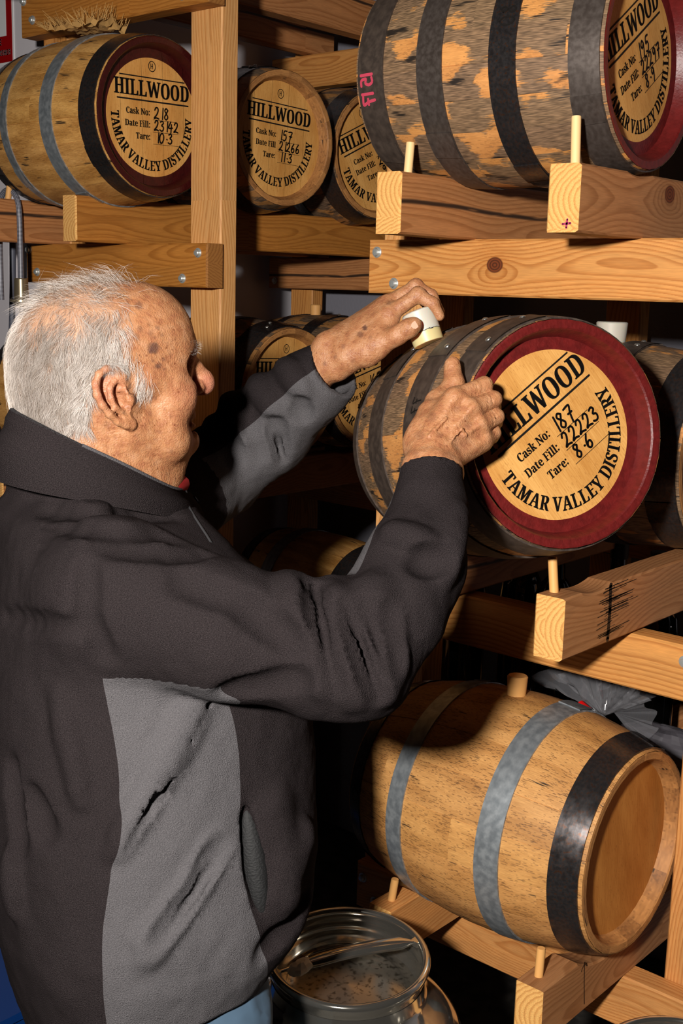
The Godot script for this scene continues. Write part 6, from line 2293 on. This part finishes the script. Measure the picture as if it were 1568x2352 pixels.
func add_hair(man: Node3D, head: Array) -> void:
	var r := RandomNumberGenerator.new()
	r.seed = 77
	var v: PackedVector3Array = head[0]
	var n: PackedVector3Array = head[1]
	var b := MB.new()
	var flow := noise(88, 1.0, 2)
	var s := HEAD_Z / FOCAL
	var crown := hp(165, 690, 0)
	for i in v.size():
		var q := v[i] - head_o
		var lat := q.dot(face_side)
		var px := 240.0 + (q.dot(face_fwd) * cos(HEAD_TURN) + absf(lat) * sin(HEAD_TURN)) / s
		var py := 850.0 - (q.y - absf(lat) * 0.066) / s
		if n[i].dot(q) < 0.0:
			continue
		# hair line: temple, sideburn, round the ear, nape
		var front := 300.0
		if py < 700.0:
			front = lerpf(345.0, 296.0, clampf((py - 640.0) / 60.0, 0.0, 1.0))
		elif py > 800.0:
			front = lerpf(302.0, 352.0, clampf((py - 800.0) / 75.0, 0.0, 1.0))
		var low := 985.0 if px < 215.0 else 905.0
		if px < 120.0:
			low = 985.0
		if px > front or py > low:
			continue
		if px > 216.0 and px < 312.0 and py > 838.0 + maxf(0.0, 240.0 - px) * 0.5 and py < 985.0 and absf(lat) > 0.06:
			continue
		if py > 905.0 and px > 210.0:
			continue
		var dense := 6.5
		if py < 800.0:
			dense = lerpf(0.6, 6.5, smoothstep(725.0, 840.0, py + maxf(0.0, px - 190.0) * 0.45))
		if py > 940.0:
			dense *= lerpf(1.0, 0.4, (py - 940.0) / 45.0)
		dense *= lerpf(0.12, 1.0, smoothstep(0.0, 62.0, front - px))
		if px > 285.0:
			dense *= 0.6
		var count := int(dense) + (1 if r.randf() < dense - int(dense) else 0)
		for k in count:
			var root := v[i] + Vector3(r.randf_range(-1, 1), r.randf_range(-1, 1), r.randf_range(-1, 1)) * 0.0016
			var nn := n[i]
			var wave := flow.get_noise_3d(root.x * 45.0, root.y * 45.0, root.z * 45.0)
			var wave2 := flow.get_noise_3d(root.x * 45.0 + 30.0, root.y * 45.0, root.z * 45.0)
			var dir := Vector3.DOWN * 0.9 - face_fwd * (0.25 + 1.4 * wave) + face_side * 0.8 * wave2
			if px > 255.0 and py > 780.0:
				dir = Vector3.DOWN * 0.75 - face_fwd * 0.1 + face_fwd * 0.5 * wave
			var long := r.randf_range(0.012, 0.024)
			var lift := r.randf_range(0.08, 0.24)
			if py < 715.0:
				dir = -face_fwd * 0.55 + Vector3(wave, wave2, -wave) * 2.2 + face_side * 0.3 * signf(lat)
				long = r.randf_range(0.014, 0.034)
				lift = r.randf_range(0.10, 0.55)
			dir += Vector3(r.randf_range(-1, 1), r.randf_range(-1, 1), r.randf_range(-1, 1)) * 0.22
			dir = (dir - nn * dir.dot(nn)).normalized()
			var p0 := root - nn * 0.0008
			var p1 := root + dir * long * 0.45 + nn * long * lift
			var p2 := root + dir * long + nn * long * lift * (0.75 if py > 715.0 else 1.3)
			var shade := r.randf()
			var clump: float = flow.get_noise_3d(root.x * 120.0, root.y * 60.0, root.z * 120.0)
			var c := Color(0.58, 0.52, 0.475).lerp(Color(0.21, 0.155, 0.11), clampf(pow(shade, 2.0) + 0.55 * clump, 0.0, 1.0))
			if py < 690.0 and shade > 0.45:
				c = Color(0.17, 0.125, 0.09)
			b.tint = c
			var wide := r.randf_range(0.00006, 0.00013)
			hair(b, p0, p1, p2, nn, wide)
	var h := part("hair", commit(b), M.hair, man)
	h.set_meta("kind", "stuff")
	# eyebrow
	b = MB.new()
	for k in 520:
		var t := r.randf()
		for sd in [1.0, -1.0]:
			var root := hp(lerpf(394.0, 426.0, t) + r.randf_range(-2, 2), lerpf(800.0, 797.0, t) + r.randf_range(-5, 5), (lerpf(47.0, 14.0, t)) * sd)
			var dir: Vector3 = face_fwd * r.randf_range(0.2, 1.0) + face_side * sd * 0.6 + Vector3.UP * r.randf_range(-0.7, 0.7)
			b.tint = Color(0.55, 0.50, 0.44)
			hair(b, root + face_fwd * 0.004, root + face_fwd * 0.008 + dir * 0.004, root + face_fwd * 0.009 + dir * 0.012, face_fwd, 0.0002)
	var e := part("eyebrows", commit(b), M.hair, man)
	e.set_meta("kind", "stuff")


func hair(b: MB, p0: Vector3, p1: Vector3, p2: Vector3, nn: Vector3, wide: float) -> void:
	var d := (p2 - p0).normalized()
	var s := d.cross(nn).normalized() * wide
	var t := d.cross(s).normalized() * wide
	var ring := [s, -s * 0.5 + t * 0.87, -s * 0.5 - t * 0.87]
	for k in 3:
		var a: Vector3 = ring[k]
		var c: Vector3 = ring[(k + 1) % 3]
		var m := (a + c).normalized()
		b.quad(p0 + a, p0 + c, p1 + c, p1 + a, m, m, m, m)
		b.tri(p1 + a, p1 + c, p2, m, m, m)


func add_collar(man: Node3D) -> void:
	# stand-up collar: a band between a lower and an upper ring, open at the front where the zip ends
	var low := [hq(474, 1240, -4), hq(440, 1205, 52), hq(370, 1178, 88), hq(240, 1140, 100), hq(110, 1110, 84), hq(24, 1092, 40), hq(0, 1088, -10), hq(30, 1066, -60), hq(120, 1085, -92), hq(250, 1120, -96), hq(380, 1165, -70), hq(462, 1212, -10)]
	var top := [hq(428, 1140, 2), hq(402, 1128, 40), hq(345, 1096, 66), hq(250, 1040, 80), hq(140, 985, 72), hq(62, 945, 40), hq(38, 932, 0), hq(60, 940, -45), hq(140, 980, -72), hq(250, 1030, -78), hq(350, 1085, -58), hq(420, 1132, -8)]
	var out := MB.new()
	var inner := MB.new()
	var m := 66
	var grid := []
	var mid := hq(215, 1080, 0)
	for i in m + 1:
		var u := float(i) / m * 11.0
		var a := mini(int(u), 10)
		var t := u - a
		var row := []
		for j in 9:
			var w := j / 8.0
			var f := func(list: Array) -> Vector3: return list[a].cubic_interpolate(list[a + 1], list[maxi(a - 1, 0)], list[mini(a + 2, 11)], t)
			var p: Vector3 = f.call(low).lerp(f.call(top), w)
			var away := (p - mid)
			away.y = 0.0
			away = away.normalized()
			p += away * (0.010 * sin(w * PI) + 0.004 * sin(w * 9.0 + u * 2.0) * w * 0.5) + away * 0.0045 * (1.0 if w > 0.64 and w < 0.76 else 0.0) * -0.5
			row.append([p, away])
		grid.append(row)
	var th := 0.0045
	for i in m:
		for j in 8:
			var a = grid[i][j]
			var b = grid[i + 1][j]
			var c = grid[i + 1][j + 1]
			var d = grid[i][j + 1]
			var nn: Vector3 = (b[0] - a[0]).cross(d[0] - a[0]).normalized()
			if nn.dot(a[1]) < 0.0:
				nn = -nn
			out.quad(a[0], b[0], c[0], d[0], (nn + a[1]).normalized(), (nn + b[1]).normalized(), (nn + c[1]).normalized(), (nn + d[1]).normalized())
			inner.flat(a[0] - a[1] * th, b[0] - b[1] * th, c[0] - c[1] * th, d[0] - d[1] * th, -nn)
		var a = grid[i][8]
		var b = grid[i + 1][8]
		inner.flat(a[0], b[0], b[0] - b[1] * th + Vector3.UP * 0.001, a[0] - a[1] * th + Vector3.UP * 0.001, Vector3.UP)
	var o := part("collar", commit([out, inner]), [M.fleece, M.fleece_grey], man)
	var pip := MB.new()
	var pp := PackedVector3Array()
	var prr := PackedFloat32Array()
	for i in range(0, 22):
		pp.append(grid[i][8][0] + Vector3.UP * 0.0006)
		prr.append(0.0021)
	pip.tube(pp, prr, 8)
	part("collar_piping", commit(pip), M.fleece_grey, o)
	# zip down the front edge
	var z := MB.new()
	var path := PackedVector3Array([hq(427, 1141, 4)])
	var zr := PackedFloat32Array([0.0022])
	for q in [[441, 1166], [455, 1190], [468, 1210], [480, 1228], [491, 1246]]:
		var d := ray_to(q[0] - 7.0, q[1])
		var far := coat_field.reach(EYE, d, 1.0, 2.1)
		if far > 0.0:
			path.append(EYE + d * far)
			zr.append(0.0018)
	z.tube(path, zr, 8)
	part("zip", commit(z), M.zip, o)
	# a red collar shows at the throat
	var s := MB.new()
	s.flat(hq(404, 1103, 14), hq(434, 1106, 4), hq(438, 1142, 2), hq(412, 1136, 18), -view_dir)
	s.flat(hq(404, 1103, 14) + view_dir * 0.003, hq(434, 1106, 4) + view_dir * 0.003, hq(438, 1142, 2) + view_dir * 0.003, hq(412, 1136, 18) + view_dir * 0.003, view_dir)
	var tee := MB.new()
	tee.tube(PackedVector3Array([hq(300, 1100, 52), hq(372, 1122, 34), hq(418, 1124, 6), hq(412, 1124, -20)]), PackedFloat32Array([0.012, 0.012, 0.0105, 0.01]), 10)
	part("shirt_collar", commit(tee), M.shirt, man)


func add_trousers(man: Node3D) -> void:
	var f := Field.new(Vector3(-1.30, 0.02, -1.16), Vector3(-0.78, 0.90, -0.62), 0.012)
	var hip := at(330, 2200, 1.45)
	f.egg(Vector3(hip.x, 0.86, hip.z), Basis(torso_fwd, Vector3.UP, torso_side), Vector3(0.135, 0.11, 0.15), 0.04)
	for s in [-1.0, 1.0]:
		var a: Vector3 = Vector3(hip.x, 0.80, hip.z) + torso_side * 0.082 * s + torso_fwd * 0.03
		var knee: Vector3 = a + Vector3.DOWN * 0.36 + torso_fwd * 0.02
		var foot: Vector3 = a + Vector3.DOWN * 0.74 + torso_fwd * -0.02
		f.cap(a, 0.093, knee, 0.072, 0.03)
		f.cap(knee, 0.072, foot, 0.058, 0.03)
	f.ripple(6, Vector3(30, 14, 30), 0.003)
	part("jeans", indexed([f.net()], null), M.denim, man)
	for s in [-1.0, 1.0]:
		var b := Field.new(Vector3(hip.x - 0.3, -0.01, hip.z - 0.3), Vector3(hip.x + 0.3, 0.13, hip.z + 0.3), 0.01)
		var heel: Vector3 = Vector3(hip.x, 0.045, hip.z) + torso_side * 0.082 * s - torso_fwd * 0.02
		b.cap(heel, 0.042, heel + torso_fwd * 0.20 - Vector3.UP * 0.005, 0.040, 0.02)
		b.cap(heel + Vector3.UP * 0.03, 0.045, heel + torso_fwd * 0.06 + Vector3.UP * 0.02, 0.04, 0.02)
		b.cut(Vector3(hip.x, 0.003, hip.z), Vector3.DOWN, 0.6)
		part("shoe", indexed([b.net()], null), M.rubber, man)
